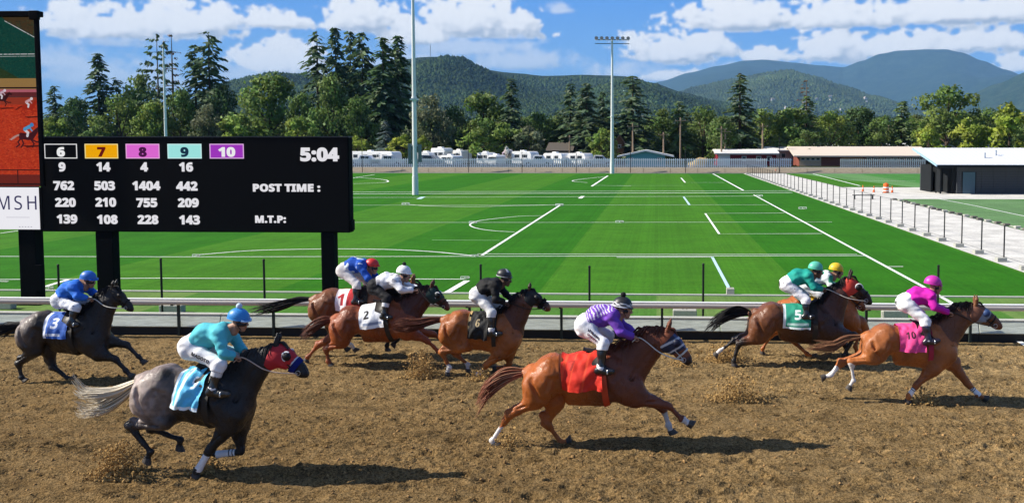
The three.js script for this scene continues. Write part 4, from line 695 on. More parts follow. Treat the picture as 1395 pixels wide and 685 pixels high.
// ------------------------------------------------------------------ hills
const hillTex = noiseTex(512, (x, y) => { const a = tnoise(x / 2, y / 2, 256), b = tnoise(x / 10, y / 10, 51), c = tnoise(x / 50, y / 50, 10); const v = 0.7 + .5 * (a - .5) + .35 * (b - .5) + .25 * (c - .5); return [v * (0.95 + .2 * (c - .5)), v, v * .95]; }, true);
function hill(name, ridge, D, front, back, rgb, seed, rough, texM) {
  const nx = 340, nz = 70, x0 = ridge[0][0], x1 = ridge[ridge.length - 1][0], curve = (x) => { let i = 1; while (i < ridge.length - 1 && ridge[i][0] < x) i++; const [xa, ya] = ridge[i - 1], [xb, yb] = ridge[i], t = clamp((x - xa) / (xb - xa)), sm = t * t * (3 - 2 * t); return lerp(ya, yb, lerp(t, sm, .6)); };
  const pos = [], uv = [], idx = [], grid = [];
  for (let j = 0; j <= nz; j++) {
    const v = j / nz, d = lerp(D - front, D + back, v), dr = (d - D) / (d < D ? front : back), prof = Math.pow(clamp(1 - Math.abs(dr)), d < D ? 1.15 : 1.3);
    for (let i = 0; i <= nx; i++) {
      const px = lerp(x0, x1, i / nx), ray = rayDir(px, curve(px)), hl = Math.hypot(ray.x, ray.z), H0 = CAMH + ray.y / hl * D, X = ray.x / hl * d, Z = ray.z / hl * d;
      const s = D / 60, spur = (fbm(X / s / 9 + seed, Z / s / 14, 3) - .5), n = fbm(X / s / 1.6 + seed * 3, Z / s / 1.6, 3) - .5;
      const mid = 4 * prof * (1 - prof); let y = H0 * clamp(prof + spur * .85 * mid) + n * rough * (.25 + mid) * (prof > .03 ? 1 : 0);
      if (prof <= 0.001) y = -2; pos.push(X, y, Z); uv.push(X / texM, Z / texM); grid.push([X, y, Z]);
      if (i && j) { const a = j * (nx + 1) + i; idx.push(a - nx - 2, a - nx - 1, a, a - nx - 2, a, a - 1); }
    }
  }
  const g = new THREE.BufferGeometry(); g.setAttribute('position', new THREE.Float32BufferAttribute(pos, 3)); g.setAttribute('uv', new THREE.Float32BufferAttribute(uv, 2)); g.setIndex(idx); g.computeVertexNormals();
  const m = std(rgb, 1, { map: hillTex }); struct(name, g, m); return { grid, nx, nz };
}
const coneG = merge([new THREE.ConeGeometry(.36, .6, 6).translate(0, .58, 0), new THREE.IcosahedronGeometry(.48, 0).translate(0, .3, 0)]);
function forest(h, n, size, name, label, seed, rgb) {           // woods on a hillside, too far to tell the trees apart
  const r = rng(seed), im = new THREE.InstancedMesh(coneG, std(rgb, 1), n), m = new THREE.Matrix4(), q = new THREE.Quaternion(), c = new THREE.Color(), W1 = h.nx + 1; let k = 0;
  while (k < n) {
    const j = Math.floor(r() * h.nz * .6), i = Math.floor(r() * h.nx), a = h.grid[j * W1 + i], b = h.grid[j * W1 + i + 1], d = h.grid[(j + 1) * W1 + i], e = h.grid[(j + 1) * W1 + i + 1], u = r(), v = r();
    const f = (w) => lerp(lerp(a[w], b[w], u), lerp(d[w], e[w], u), v); const x = f(0), y = f(1), z = f(2); if (y < 2) { if (r() < .9) continue; }
    const s = size * (.55 + r() * r() * .9), w = s * (.55 + r() * .5); q.setFromAxisAngle(v3(0, 1, 0), r() * 6); m.compose(v3(x, y - s * .12, z), q, v3(w, s, w)); im.setMatrixAt(k, m); const t = .55 + r() * .5 + 1.1 * (fbm(x / size / 12, z / size / 12, 3) - .42); im.setColorAt(k, c.setRGB(t * (.95 + r() * .25), t, t * .95)); k++;
  }
  im.name = name; im.castShadow = im.receiveShadow = true; im.userData = { label, category: 'woodland', kind: 'stuff' }; scene.add(im);
}
{
  const h1 = hill('near_hill', [[150, 190], [230, 150], [300, 112], [345, 102], [385, 98], [440, 100], [490, 92], [540, 80], [575, 75], [600, 75], [625, 81], [650, 91], [700, 97], [745, 101], [800, 99.5], [850, 100.5], [890, 110], [930, 124], [980, 138], [1050, 160], [1150, 190]], 3000, 1500, 900, [0.036, 0.060, 0.024], 3, 18, 160);
  forest(h1, 90000, 11.5, 'hill_forest', 'dense dark forest covering the middle hill', 5, [0.044, 0.078, 0.026]);
  const h2 = hill('middle_hill', [[780, 190], [850, 158], [900, 135], [950, 118], [1000, 107], [1050, 97], [1075, 94], [1110, 103], [1150, 117], [1190, 131], [1250, 150], [1330, 178], [1400, 190]], 5200, 1900, 1200, [0.05, 0.075, 0.035], 9, 16, 260);
  forest(h2, 50000, 15, 'slope_forest', 'green wooded slopes of the hill before the far mountain', 7, [0.065, 0.100, 0.038]);
  const h0 = hill('low_ridge', [[930, 196], [1000, 176], [1060, 166], [1120, 163], [1180, 160], [1240, 164], [1280, 158], [1330, 160], [1400, 163], [1480, 178]], 2100, 900, 500, [0.03, 0.055, 0.025], 15, 8, 120);
  forest(h0, 26000, 10.5, 'ridge_forest', 'dark wooded low ridge in front of the hills at right', 9, [0.032, 0.056, 0.025]);
  hill('right_hill', [[1180, 190], [1260, 156], [1320, 128], [1360, 112], [1400, 96], [1460, 80], [1540, 90], [1700, 150]], 6500, 2200, 1500, [0.05, 0.085, 0.04], 21, 22, 320);
  hill('far_mountain', [[700, 190], [800, 150], [850, 128], [900, 110], [940, 98], [980, 89], [1015, 82], [1040, 80], [1080, 84], [1120, 88], [1150, 90], [1175, 82], [1200, 72.5], [1225, 67.5], [1260, 66.5], [1290, 66], [1310, 70], [1340, 82], [1370, 94], [1400, 104], [1480, 130], [1560, 180]], 11500, 4200, 2500, [0.034, 0.066, 0.040], 33, 45, 600);
  const mast = V(586, 76, -2990), t = thing('radio_mast', 'tiny radio mast on the summit of the middle hill', 'mast', [mast.x, mast.y - 6, mast.z]); const mm = std([0.25, 0.26, 0.28], .6);
  mesh('lattice', merge([bar(v3(-1.1, 0, 0), v3(-.5, 38, 0), .45, 5), bar(v3(1.1, 0, 0), v3(.5, 38, 0), .45, 5), ...[8, 16, 24, 32].map((y) => bar(v3(-1, y, 0), v3(1, y + 4, 0), .3, 4))]), mm, t); mesh('antenna', cyl(.3, .2, 9, 6, 0, 38, 0), mm, t);
  // pale houses on the wooded slope
  const r = rng(66), wh = std([.45, .44, .42], .8), rf = std([.35, .30, .27], .8); let p0;
  const spots = h2.grid.map(([x, y, z]) => { const q = v3(x, y, z).project(camera); return [(q.x + 1) / 2 * W, (1 - q.y) / 2 * H, x, y, z]; }).filter(([px, py, x, y, z]) => px > 1022 && px < 1190 && py > 134 && py < 153 && z > -5000);
  for (let i = 0; i < 12; i++) { const sp = spots[Math.floor(r() * spots.length)], p = v3(sp[2], sp[3] + 6, sp[4]); const lab = 'tiny pale house on the wooded slope above the red shed'; let o; if (!p0) { o = p0 = thing('hillside_house', lab, 'house', p, 'tiny pale houses on the far slope'); mesh('wall', box(14, 7, 10, 0, 3.5, 0), wh, o); mesh('roof', new THREE.CylinderGeometry(6.4, 6.4, 15, 3).rotateZ(Math.PI / 2).rotateX(Math.PI / 2 * 0).scale(1, .55, 1).translate(0, 8.4, 0), rf, o); mesh('footing', box(13, 40, 9, 0, -20, 0), std([.08, .10, .05], 1), o); } else { o = copyOf(p0, lab, p, 'tiny pale houses on the far slope', r() * 2); } o.scale.setScalar(.7 + r() * .5); }
}
// ------------------------------------------------------------------ rounded bodies from tapered bones, joined with a smooth minimum
// a bone: ends a, b, radii ra, rb, widths q (above 1 = thinner sideways), blend k, neg = carved away
const bone = (a, b, ra, rb = ra, o = {}) => ({ ax: a.x, ay: a.y, az: a.z, bx: b.x - a.x, by: b.y - a.y, bz: b.z - a.z, ll: a.distanceToSquared(b), ra, rb, q: o.q ?? 1, k: o.k ?? 0.05, neg: !!o.neg, col: o.col, tag: o.tag });
function dBone(p, x, y, z) {
  let px = x - p.ax, py = y - p.ay, pz = z - p.az, t = p.ll > 0 ? (px * p.bx + py * p.by + pz * p.bz) / p.ll : 0; t = t < 0 ? 0 : t > 1 ? 1 : t;
  px -= p.bx * t; py -= p.by * t; pz = (pz - p.bz * t) * p.q; return Math.sqrt(px * px + py * py + pz * pz) - (p.ra + (p.rb - p.ra) * t);
}
function dist(list, x, y, z) {
  let d = 1e3; for (let i = 0; i < list.length; i++) { const p = list[i], e = dBone(p, x, y, z); if (p.neg) { const h = Math.max(p.k - Math.abs(-e - d), 0) / p.k; d = Math.max(d, -e) + h * h * p.k * .25; } else { const h = Math.max(p.k - Math.abs(d - e), 0) / p.k; d = Math.min(d, e) - h * h * p.k * .25; } } return d;
}
function surface(list, cell, o = {}) {
  const grow = o.grow ?? 0, lo = [1e9, 1e9, 1e9], hi = [-1e9, -1e9, -1e9];
  for (const p of list) { if (p.neg) continue; const r = Math.max(p.ra, p.rb) * 1.05 + .02 + grow; [[p.ax, p.bx], [p.ay, p.by], [p.az, p.bz]].forEach(([a, b], i) => { lo[i] = Math.min(lo[i], a - r, a + b - r); hi[i] = Math.max(hi[i], a + r, a + b + r); }); }
  const n = lo.map((l, i) => Math.ceil((hi[i] - l) / cell) + 2), nx = n[0], ny = n[1], nz = n[2], fld = new Float32Array(nx * ny * nz).fill(1), B = 8, hd = B * cell * .87;
  const at = (i, j, k) => (k * ny + j) * nx + i;
  for (let K = 0; K < nz; K += B) for (let J = 0; J < ny; J += B) for (let I = 0; I < nx; I += B) {
    const cx = lo[0] + (I + B / 2) * cell, cy = lo[1] + (J + B / 2) * cell, cz = lo[2] + (K + B / 2) * cell;
    let m = 1e3; const ds = list.map((p) => { const e = dBone(p, cx, cy, cz); if (!p.neg && e < m) m = e; return e; });
    if (m - grow > hd * 1.6 + .06) continue;
    const use = list.filter((p, i) => ds[i] < m + hd * 3.2 + .16);
    for (let k = K; k < Math.min(K + B, nz); k++) for (let j = J; j < Math.min(J + B, ny); j++) for (let i = I; i < Math.min(I + B, nx); i++) {
      const x = lo[0] + i * cell, y = lo[1] + j * cell, z = lo[2] + k * cell; let d = dist(use, x, y, z) - grow; if (o.noise) d += o.noise(x, y, z); if (o.clip) d = Math.max(d, o.clip(x, y, z)); fld[at(i, j, k)] = d;
    }
  }
  const vid = new Int32Array(nx * ny * nz).fill(-1), pos = [], idx = [];
  for (let k = 0; k < nz - 1; k++) for (let j = 0; j < ny - 1; j++) for (let i = 0; i < nx - 1; i++) {
    const c = [fld[at(i, j, k)], fld[at(i + 1, j, k)], fld[at(i, j + 1, k)], fld[at(i + 1, j + 1, k)], fld[at(i, j, k + 1)], fld[at(i + 1, j, k + 1)], fld[at(i, j + 1, k + 1)], fld[at(i + 1, j + 1, k + 1)]];
    let s = 0; for (let q = 0; q < 8; q++) if (c[q] < 0) s++; if (s === 0 || s === 8) continue;
    let X = 0, Y = 0, Z = 0, m = 0; const E = (a, b, x0, y0, z0, x1, y1, z1) => { if ((c[a] < 0) !== (c[b] < 0)) { const t = c[a] / (c[a] - c[b]); X += x0 + (x1 - x0) * t; Y += y0 + (y1 - y0) * t; Z += z0 + (z1 - z0) * t; m++; } };
    E(0, 1, 0, 0, 0, 1, 0, 0); E(2, 3, 0, 1, 0, 1, 1, 0); E(4, 5, 0, 0, 1, 1, 0, 1); E(6, 7, 0, 1, 1, 1, 1, 1); E(0, 2, 0, 0, 0, 0, 1, 0); E(1, 3, 1, 0, 0, 1, 1, 0); E(4, 6, 0, 0, 1, 0, 1, 1); E(5, 7, 1, 0, 1, 1, 1, 1); E(0, 4, 0, 0, 0, 0, 0, 1); E(1, 5, 1, 0, 0, 1, 0, 1); E(2, 6, 0, 1, 0, 0, 1, 1); E(3, 7, 1, 1, 0, 1, 1, 1);
    vid[at(i, j, k)] = pos.length / 3; pos.push(lo[0] + (i + X / m) * cell, lo[1] + (j + Y / m) * cell, lo[2] + (k + Z / m) * cell);
  }
  const quad = (a, b, c, d, f) => { if (a < 0 || b < 0 || c < 0 || d < 0) return; if (f) idx.push(a, b, c, a, c, d); else idx.push(a, c, b, a, d, c); };
  for (let k = 1; k < nz - 1; k++) for (let j = 1; j < ny - 1; j++) for (let i = 1; i < nx - 1; i++) {
    const s = fld[at(i, j, k)] < 0;
    if (s !== fld[at(i + 1, j, k)] < 0) quad(vid[at(i, j - 1, k - 1)], vid[at(i, j, k - 1)], vid[at(i, j, k)], vid[at(i, j - 1, k)], s);
    if (s !== fld[at(i, j + 1, k)] < 0) quad(vid[at(i - 1, j, k - 1)], vid[at(i - 1, j, k)], vid[at(i, j, k)], vid[at(i, j, k - 1)], s);
    if (s !== fld[at(i, j, k + 1)] < 0) quad(vid[at(i - 1, j - 1, k)], vid[at(i, j - 1, k)], vid[at(i, j, k)], vid[at(i - 1, j, k)], s);
  }
  const g = new THREE.BufferGeometry(); g.setAttribute('position', new THREE.Float32BufferAttribute(pos, 3)); g.setIndex(idx); g.computeVertexNormals();
  { const uv = new Float32Array(pos.length / 3 * 2); for (let i = 0; i < pos.length / 3; i++) { uv[i * 2] = pos[i * 3] * 2; uv[i * 2 + 1] = (pos[i * 3 + 1] + pos[i * 3 + 2] * .6) * 2; } g.setAttribute('uv', new THREE.BufferAttribute(uv, 2)); }
  const col = new Float32Array(pos.length), f = o.color ?? (() => [1, 1, 1]);
  for (let i = 0; i < pos.length; i += 3) { const c = f(pos[i], pos[i + 1], pos[i + 2]); col[i] = c[0]; col[i + 1] = c[1]; col[i + 2] = c[2]; }
  g.setAttribute('color', new THREE.BufferAttribute(col, 3)); return g;
}
function nearest(list, x, y, z) { let b = null, m = 1e9; for (const p of list) { if (p.neg) continue; const d = dBone(p, x, y, z); if (d < m) { m = d; b = p; } } return b; }
function join(list) { return mergeGeometries(list.map((g) => { const q = g.clone(); for (const k of Object.keys(q.attributes)) if (!['position', 'normal', 'color'].includes(k)) q.deleteAttribute(k); return q; })); }
const painted = (g, c) => { const n = g.attributes.position.count, a = new Float32Array(n * 3); for (let i = 0; i < n; i++) a.set(c, i * 3); g.setAttribute('color', new THREE.BufferAttribute(a, 3)); return g; };
// hair: many tapered strands
function strands(paths, r0, r1, n = 4) { return merge(paths.map((pts) => { const c = new THREE.CatmullRomCurve3(pts), seg = Math.max(4, pts.length * 2), g = new THREE.TubeGeometry(c, seg, 1, n, false), p = g.attributes.position; for (let i = 0; i <= seg; i++) { const q = c.getPointAt(i / seg), t = i / seg, w = lerp(r0, r1, t * t); for (let j = 0; j <= n; j++) { const o = i * (n + 1) + j; p.setXYZ(o, q.x + (p.getX(o) - q.x) * w, q.y + (p.getY(o) - q.y) * w, q.z + (p.getZ(o) - q.z) * w); } } return g; })); }
// a cloth with thickness from a grid of points
function cloth(fn, nu, nv, thick) {
  const P = [], N = []; for (let j = 0; j <= nv; j++) for (let i = 0; i <= nu; i++) P.push(fn(i / nu, j / nv));
  const at = (i, j) => P[Math.min(nv, Math.max(0, j)) * (nu + 1) + Math.min(nu, Math.max(0, i))];
  for (let j = 0; j <= nv; j++) for (let i = 0; i <= nu; i++) N.push(at(i + 1, j).clone().sub(at(i - 1, j)).cross(at(i, j + 1).clone().sub(at(i, j - 1))).normalize());
  const pos = [], uv = [], idx = [], M = (nu + 1) * (nv + 1); for (const s of [0, 1]) for (let k = 0; k < M; k++) { const p = P[k].clone().addScaledVector(N[k], s ? -thick : 0); pos.push(p.x, p.y, p.z); uv.push((k % (nu + 1)) / nu, Math.floor(k / (nu + 1)) / nv); }
  for (let j = 0; j < nv; j++) for (let i = 0; i < nu; i++) { const a = j * (nu + 1) + i, b = a + 1, c = a + nu + 1, d = c + 1; idx.push(a, b, d, a, d, c, M + a, M + d, M + b, M + a, M + c, M + d); }
  const rim = (a, b) => idx.push(a, M + a, M + b, a, M + b, b); for (let i = 0; i < nu; i++) { rim(i + 1, i); rim(nv * (nu + 1) + i, nv * (nu + 1) + i + 1); } for (let j = 0; j < nv; j++) { rim(j * (nu + 1), (j + 1) * (nu + 1)); rim((j + 1) * (nu + 1) + nu, j * (nu + 1) + nu); }
  const g = new THREE.BufferGeometry(); g.setAttribute('position', new THREE.Float32BufferAttribute(pos, 3)); g.setAttribute('uv', new THREE.Float32BufferAttribute(uv, 2)); g.setIndex(idx); g.computeVertexNormals(); return g;
}
const clothBump = noiseTex(256, (x, y) => { const v = .5 * tnoise(x, y, 256) + .5 * tnoise(x / 16, y / 16, 16); return [v, v, v]; });
const coatBump = noiseTex(512, (x, y) => { const v = .35 * tnoise(x / 8, y / 2, 64) + .25 * tnoise(x / 4, y, 128) + .4 * tnoise(x / 32, y / 32, 16); return [v, v, v]; }), coatRough = noiseTex(512, (x, y) => { const v = .62 + .5 * (tnoise(x / 32, y / 32, 16) - .5) + .4 * (tnoise(x / 4, y / 2, 128) - .5); return [v, v, v]; });
const coatMat = new THREE.MeshPhysicalMaterial({ vertexColors: true, roughness: 0.66, roughnessMap: coatRough, bumpMap: coatBump, bumpScale: .006, specularIntensity: 0.75 });
const hornMat = std([0.06, 0.05, 0.042], 0.6), leather = std([0.016, 0.012, 0.010], 0.5), steelM = std([0.55, 0.55, 0.55], 0.3, { metalness: 0.9 });

// ------------------------------------------------------------------ a galloping horse, its joints read from the photograph
function makeHorse(S) {
  const [bx] = S.B, zl = G((S.B[0] + S.S[0]) / 2, S.gy).z, P = (q, dz = 0) => V(q[0], q[1], zl + dz), R = rng(S.seed);
  const B = P(S.B), Sh = P(S.S), C = P(S.C), Wt = P(S.W), u = Wt.clone().sub(C).setZ(0).normalize(), v = v3(-u.y, u.x, 0);
  const su = Sh.clone().sub(B).dot(u) / 1.62, top = C.clone().lerp(Wt, .5), bel = P(S.bel), sv = clamp(top.clone().sub(bel).dot(v) / 0.69, .85, 1.22), s = Math.sqrt(su * sv) * .99;
  const org = B.clone().addScaledVector(v, top.clone().sub(B).dot(v));
  const T = (a, b, z = 0) => org.clone().addScaledVector(u, a * su).addScaledVector(v, b * sv).add(v3(0, 0, z * s));
  const L = [], add = (a, b, ra, rb, o) => L.push(bone(a, b, ra * s, rb * s, o));
  const LZ = 1;
  // trunk
  add(T(.5, -.25), T(.82, -.33), .222, .272, { q: 1.02, k: .12 }); add(T(.8, -.355), T(1.14, -.37), .30, .325, { q: 1.12, k: .1 }); add(T(1.14, -.385), T(1.36, -.43), .315, .21, { q: 1.12, k: .1 });
  for (const z of [-1, 1]) {
    add(T(.40, -.235, z * .075), T(.22, -.36, z * .11), .225, .185, { k: .10 }); add(T(.24, -.32, z * .11), T(.17, -.50, z * .115), .165, .135, { k: .09 });
    add(T(.44, -.10, z * .11), T(.40, -.14, z * .14), .085, .08, { k: .06 });
    add(T(1.16, -.17, z * .10), T(1.42, -.50, z * .13), .115, .145, { k: .08 }); add(T(1.42, -.45, z * .09), T(1.38, -.62, z * .09), .15, .12, { k: .07 });
  }
  add(T(1.22, -.085), T(.98, -.12), .07, .085, { k: .13, q: 1.3 }); add(T(.62, -.62), T(1.0, -.63), .07, .10, { k: .12 });
  add(T(.16, -.17), T(.07, -.20), .075, .06, { k: .07 });
  const trunk = L.slice();
  // legs
  const legs = [], leg = (pts, side, hind) => {
    const dz = side * .13, J = pts.map((q, i) => P(q, dz * (i === 0 ? .95 : i === 1 ? .95 : .85))); const h = J[3]; if (h.y < .03) h.y = .03;
    const K = (a, b, ra, rb, k, tag) => L.push(bone(a, b, ra * s, rb * s, { k, tag: tag ?? null, q: 1 })), id = legs.length, lo = { leg: id };
    const pas = J[2].clone().lerp(h, .55);
    if (hind) {
      K(T(.34, -.36, side * .12), J[0], .20, .125, .09); K(T(.22, -.44, side * .12), J[0].clone().lerp(J[1], .25), .14, .10, .08); K(J[0], J[1], .115, .052, .05); K(J[1].clone().lerp(T(.15, -.55, side * .12), .30), J[1], .055, .034, .05);
      const d = J[1].clone().sub(J[0]).normalize(), cd = J[2].clone().sub(J[1]).normalize(); const bk = d.clone().sub(cd).multiplyScalar(.5); bk.z = 0;
      K(J[1], J[1].clone().addScaledVector(bk.length() > .05 ? bk.normalize() : v3(-1, 0, 0), .045 * s), .053, .030, .04, lo); K(J[1], J[1].clone().lerp(J[2], .25), .054, .040, .04, lo); K(J[1].clone().lerp(J[2], .2), J[2].clone().lerp(J[1], .12), .034, .029, .03, lo);
    } else {
      K(T(1.38, -.52, side * .13), J[0], .145, .125, .09); K(T(1.1, -.45, side * .14), J[0], .12, .12, .09); K(J[0], J[0].clone().lerp(J[1], .45), .112, .082, .05); K(J[0].clone().lerp(J[1], .4), J[1], .082, .048, .04);
      K(J[1].clone().lerp(J[0], .07), J[1].clone().lerp(J[2], .10), .050, .046, .035, lo); K(J[1].clone().lerp(J[2], .1), J[2].clone().lerp(J[1], .1), .032, .028, .03, lo);
      const f = J[1].clone().lerp(J[0], .5); void f;
    }
    K(J[2], J[2].clone().add(v3(-.014, -.006, 0)), .040, .034, .025, lo); K(J[2], pas, .031, .035, .03, lo);
    legs.push({ J, hind, side, pas, h });
  };
  leg(S.hn, 1, true); leg(S.hf, -1, true); leg(S.fn, 1, false); leg(S.ff, -1, false);
  // neck and head
  const pl = P(S.poll), mz = P(S.muz), cr = P(S.crest), a = mz.clone().sub(pl).normalize(), b = v3(-a.y, a.x, 0), hs = clamp(mz.distanceTo(pl) / .61, .86, 1.2);
  const Hd = (x, y, z = 0) => pl.clone().addScaledVector(a, x * hs).addScaledVector(b, y * hs).add(v3(0, 0, z * hs)), head = [], hadd = (p, q, ra, rb, o = {}) => { const e = bone(p, q, ra * hs, rb * hs, { k: .04, ...o, tag: o.tag ?? { head: true } }); head.push(e); L.push(e); };
  const nd = pl.clone().sub(Wt).normalize(), nv = v3(nd.y, -nd.x, 0), pb = Hd(.10, -.085), m1 = cr.clone().addScaledVector(nv, .152 * s), low = T(1.34, -.33);
  const nk = { neck: true }, EAR = { head: true };
  L.push(bone(low, m1, .212 * s, .150 * s, { q: 1.35, k: .12, tag: nk }), bone(m1, pb, .150 * s, .110 * s, { q: 1.4, k: .08, tag: nk }), bone(T(1.2, -.12), cr.clone().addScaledVector(nv, .06 * s), .085 * s, .058 * s, { q: 1.4, k: .13, tag: nk }), bone(cr.clone().addScaledVector(nv, .06 * s), Hd(.04, -.04), .058 * s, .06 * s, { q: 1.3, k: .09, tag: nk }), bone(T(1.4, -.46), m1.clone().addScaledVector(nv, .05 * s), .15 * s, .10 * s, { q: 1.3, k: .12, tag: nk }));
  hadd(Hd(.07, -.03), Hd(.22, -.02), .088, .086, { q: 1.08 }); hadd(Hd(.2, -.01), Hd(.50, -.028), .076, .052, { q: 1.12 }); hadd(Hd(.25, .03), Hd(.46, .004), .04, .036);
  for (const z of [-1, 1]) { hadd(Hd(.13, -.125, z * .028), Hd(.235, -.115, z * .03), .076, .066, { q: 1.1 }); hadd(Hd(.215, .022, z * .072), Hd(.235, .018, z * .074), .031, .028, { k: .02 }); hadd(Hd(.535, -.028, z * .032), Hd(.56, -.045, z * .032), .027, .024, { k: .02 }); hadd(Hd(.28, -.025, z * .06), Hd(.40, -.035, z * .045), .018, .014, { k: .02 }); hadd(Hd(.572, -.03, z * .052), Hd(.58, -.04, z * .05), .012, .011, { neg: true, k: .012 }); hadd(Hd(.0, .03, z * .052), Hd(-.04, .115, z * .062), .028, .026, { k: .02, tag: EAR }); hadd(Hd(-.04, .115, z * .062), Hd(-.075, .175, z * .058), .026, .006, { k: .015, tag: EAR }); hadd(Hd(.0, .07, z * .085), Hd(-.055, .145, z * .085), .014, .008, { neg: true, k: .01 }); }
  hadd(Hd(.24, -.13), Hd(.47, -.095), .046, .034, { q: 1.0 }); hadd(Hd(.50, -.045), Hd(.565, -.06), .056, .05, { q: 1.05 }); hadd(Hd(.485, -.105), Hd(.535, -.105), .034, .028, { k: .025 });
  // coat
  const c = S.coat, nz3 = (x, y, z, f) => vnoise3(x * f, y * f, z * f + 50);
  const inv = (x, y) => { const dx = x - org.x, dy = y - org.y; return [(dx * u.x + dy * u.y) / su, (dx * v.x + dy * v.y) / sv]; };
  const colour = (x, y, z) => {
    const [p, q] = inv(x, y), n1 = nz3(x, y, z, 5), n2 = nz3(x, y, z, 22), near = nearest(L, x, y, z), tg = near?.tag; let k = c.base(p, q, n1, n2);
    if (tg?.head && c.head) k = c.head; if (tg?.neck && c.neck) k = c.neck;
    if (tg?.head) { const e = v3(x, y, z).sub(pl), ha = e.dot(a) / hs, hb = e.dot(b) / hs; if (ha > .47) k = k.map((w, i) => lerp(w, c.muzzle[i], sstep(.47, .54, ha + (n2 - .5) * .05))); if (Math.hypot(ha - .235, hb - .022) < .02 && Math.abs(z - zl) > .08 * hs) k = [.006, .004, .003]; if (c.blaze && hb > -.02 && Math.abs(z - zl) < .028 * hs && ha > .12) k = c.blaze; }
    if (tg && tg.leg !== undefined) { const g = legs[tg.leg], d = v3(x, y, z), t = d.clone().sub(g.J[1]).dot(g.J[2].clone().sub(g.J[1])) / g.J[1].distanceToSquared(g.J[2]), sock = S.socks[tg.leg]; if (c.legs) { const w = sstep(-.6, .1, t); k = k.map((e, i) => lerp(e, c.legs[i], w)); } if (sock && t > sock[0] + (n2 - .5) * .12) k = sock[1]; }
    else if (c.legs) for (const g of legs) { const d = Math.hypot(x - g.J[1].x, y - g.J[1].y); if (d < .22 * s) { const w = 1 - sstep(.05, .22, d / s); k = k.map((e, i) => lerp(e, c.legs[i], w * .85)); } }
    const f = .80 + .36 * n1 + .22 * (n2 - .5) + .12 * (nz3(x, y, z, 70) - .5); return k.map((e) => e * f);
  };
  const base = v3((B.x + Sh.x) / 2, 0, zl), t = thing('race_horse', S.label, 'horse', base, undefined), off = base.clone().multiplyScalar(-1), put = (name, g, m, par = t) => mesh(name, g.translate(off.x, off.y, off.z), m, par);
  const sk = S.seed * 11.3, MUSC = (x, y, z) => (vnoise3(x * 7 + sk, y * 5, z * 7) - .5) * .020 + (Math.abs(vnoise3(x * 9 + y * 4 + sk, y * 6, z * 8) - .5) - .22) * .022 + (vnoise3(x * 19 + sk, y * 15, z * 19) - .5) * .008;
  const groove = (p, q, r, k = .05) => L.push(bone(p, q, r * s, r * s, { neg: true, k: k * s }));
  for (const z of [-1, 1]) { groove(T(1.03, -.12, z * .30), T(1.20, -.62, z * .315), .030, .08); groove(T(1.36, -.22, z * .235), T(1.22, -.34, z * .30), .020, .055); groove(T(.50, -.30, z * .285), T(.47, -.58, z * .25), .03, .09); groove(T(.17, -.26, z * .275), T(.26, -.52, z * .285), .022, .05); groove(T(.42, -.26, z * .30), T(.34, -.45, z * .315), .018, .055); groove(T(1.42, -.40, z * .205), m1.clone().add(v3(.02, -.03, z * .125)), .012, .05); for (let i = 0; i < 4; i++) groove(T(.66 + i * .085, -.30, z * .292), T(.63 + i * .085, -.56, z * .25), .006, .03); groove(legs[z > 0 ? 0 : 1].J[0].clone().add(v3(-.03, -.05, z * .10)), legs[z > 0 ? 0 : 1].J[1].clone().add(v3(0, .06, z * .055)), .008, .03); groove(legs[z > 0 ? 2 : 3].J[0].clone().add(v3(.0, -.05, z * .105)), legs[z > 0 ? 2 : 3].J[1].clone().add(v3(0, .08, z * .05)), .007, .03); }
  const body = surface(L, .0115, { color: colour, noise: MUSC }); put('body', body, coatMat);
  const D = (p) => dist(L, p.x, p.y, p.z), Dall = D;
  const DT = (p) => dist(trunk, p.x, p.y, p.z);
  const cast = (o, d, far = .7, grow = .01, D = Dall) => { const p = o.clone().addScaledVector(d, far); let k = far; for (let i = 0; i < 60 && k > 0; i++) { const e = D(p) - grow; if (e < .002) break; k -= Math.max(e * .8, .003); p.copy(o).addScaledVector(d, k); } return p; };
  // hooves
  for (const g of legs) { const d = g.h.clone().sub(g.pas), l = Math.max(.05, Math.min(.10, d.length())); d.normalize(); const e = g.pas.clone().addScaledVector(d, l * s), h = new THREE.CylinderGeometry(.040 * s, .058 * s, l * s, 14, 2); h.translate(0, -l * s / 2, 0); const p = h.attributes.position; for (let i = 0; i < p.count; i++) { const w = -p.getY(i) / (l * s); p.setX(i, p.getX(i) * 1.12 + w * .022 * s); } h.applyQuaternion(new THREE.Quaternion().setFromUnitVectors(v3(0, -1, 0), d)); h.translate(g.pas.x, g.pas.y, g.pas.z); h.computeVertexNormals(); void e; const m = put('hoof', h, hornMat); void m; if (S.shoes) { } }
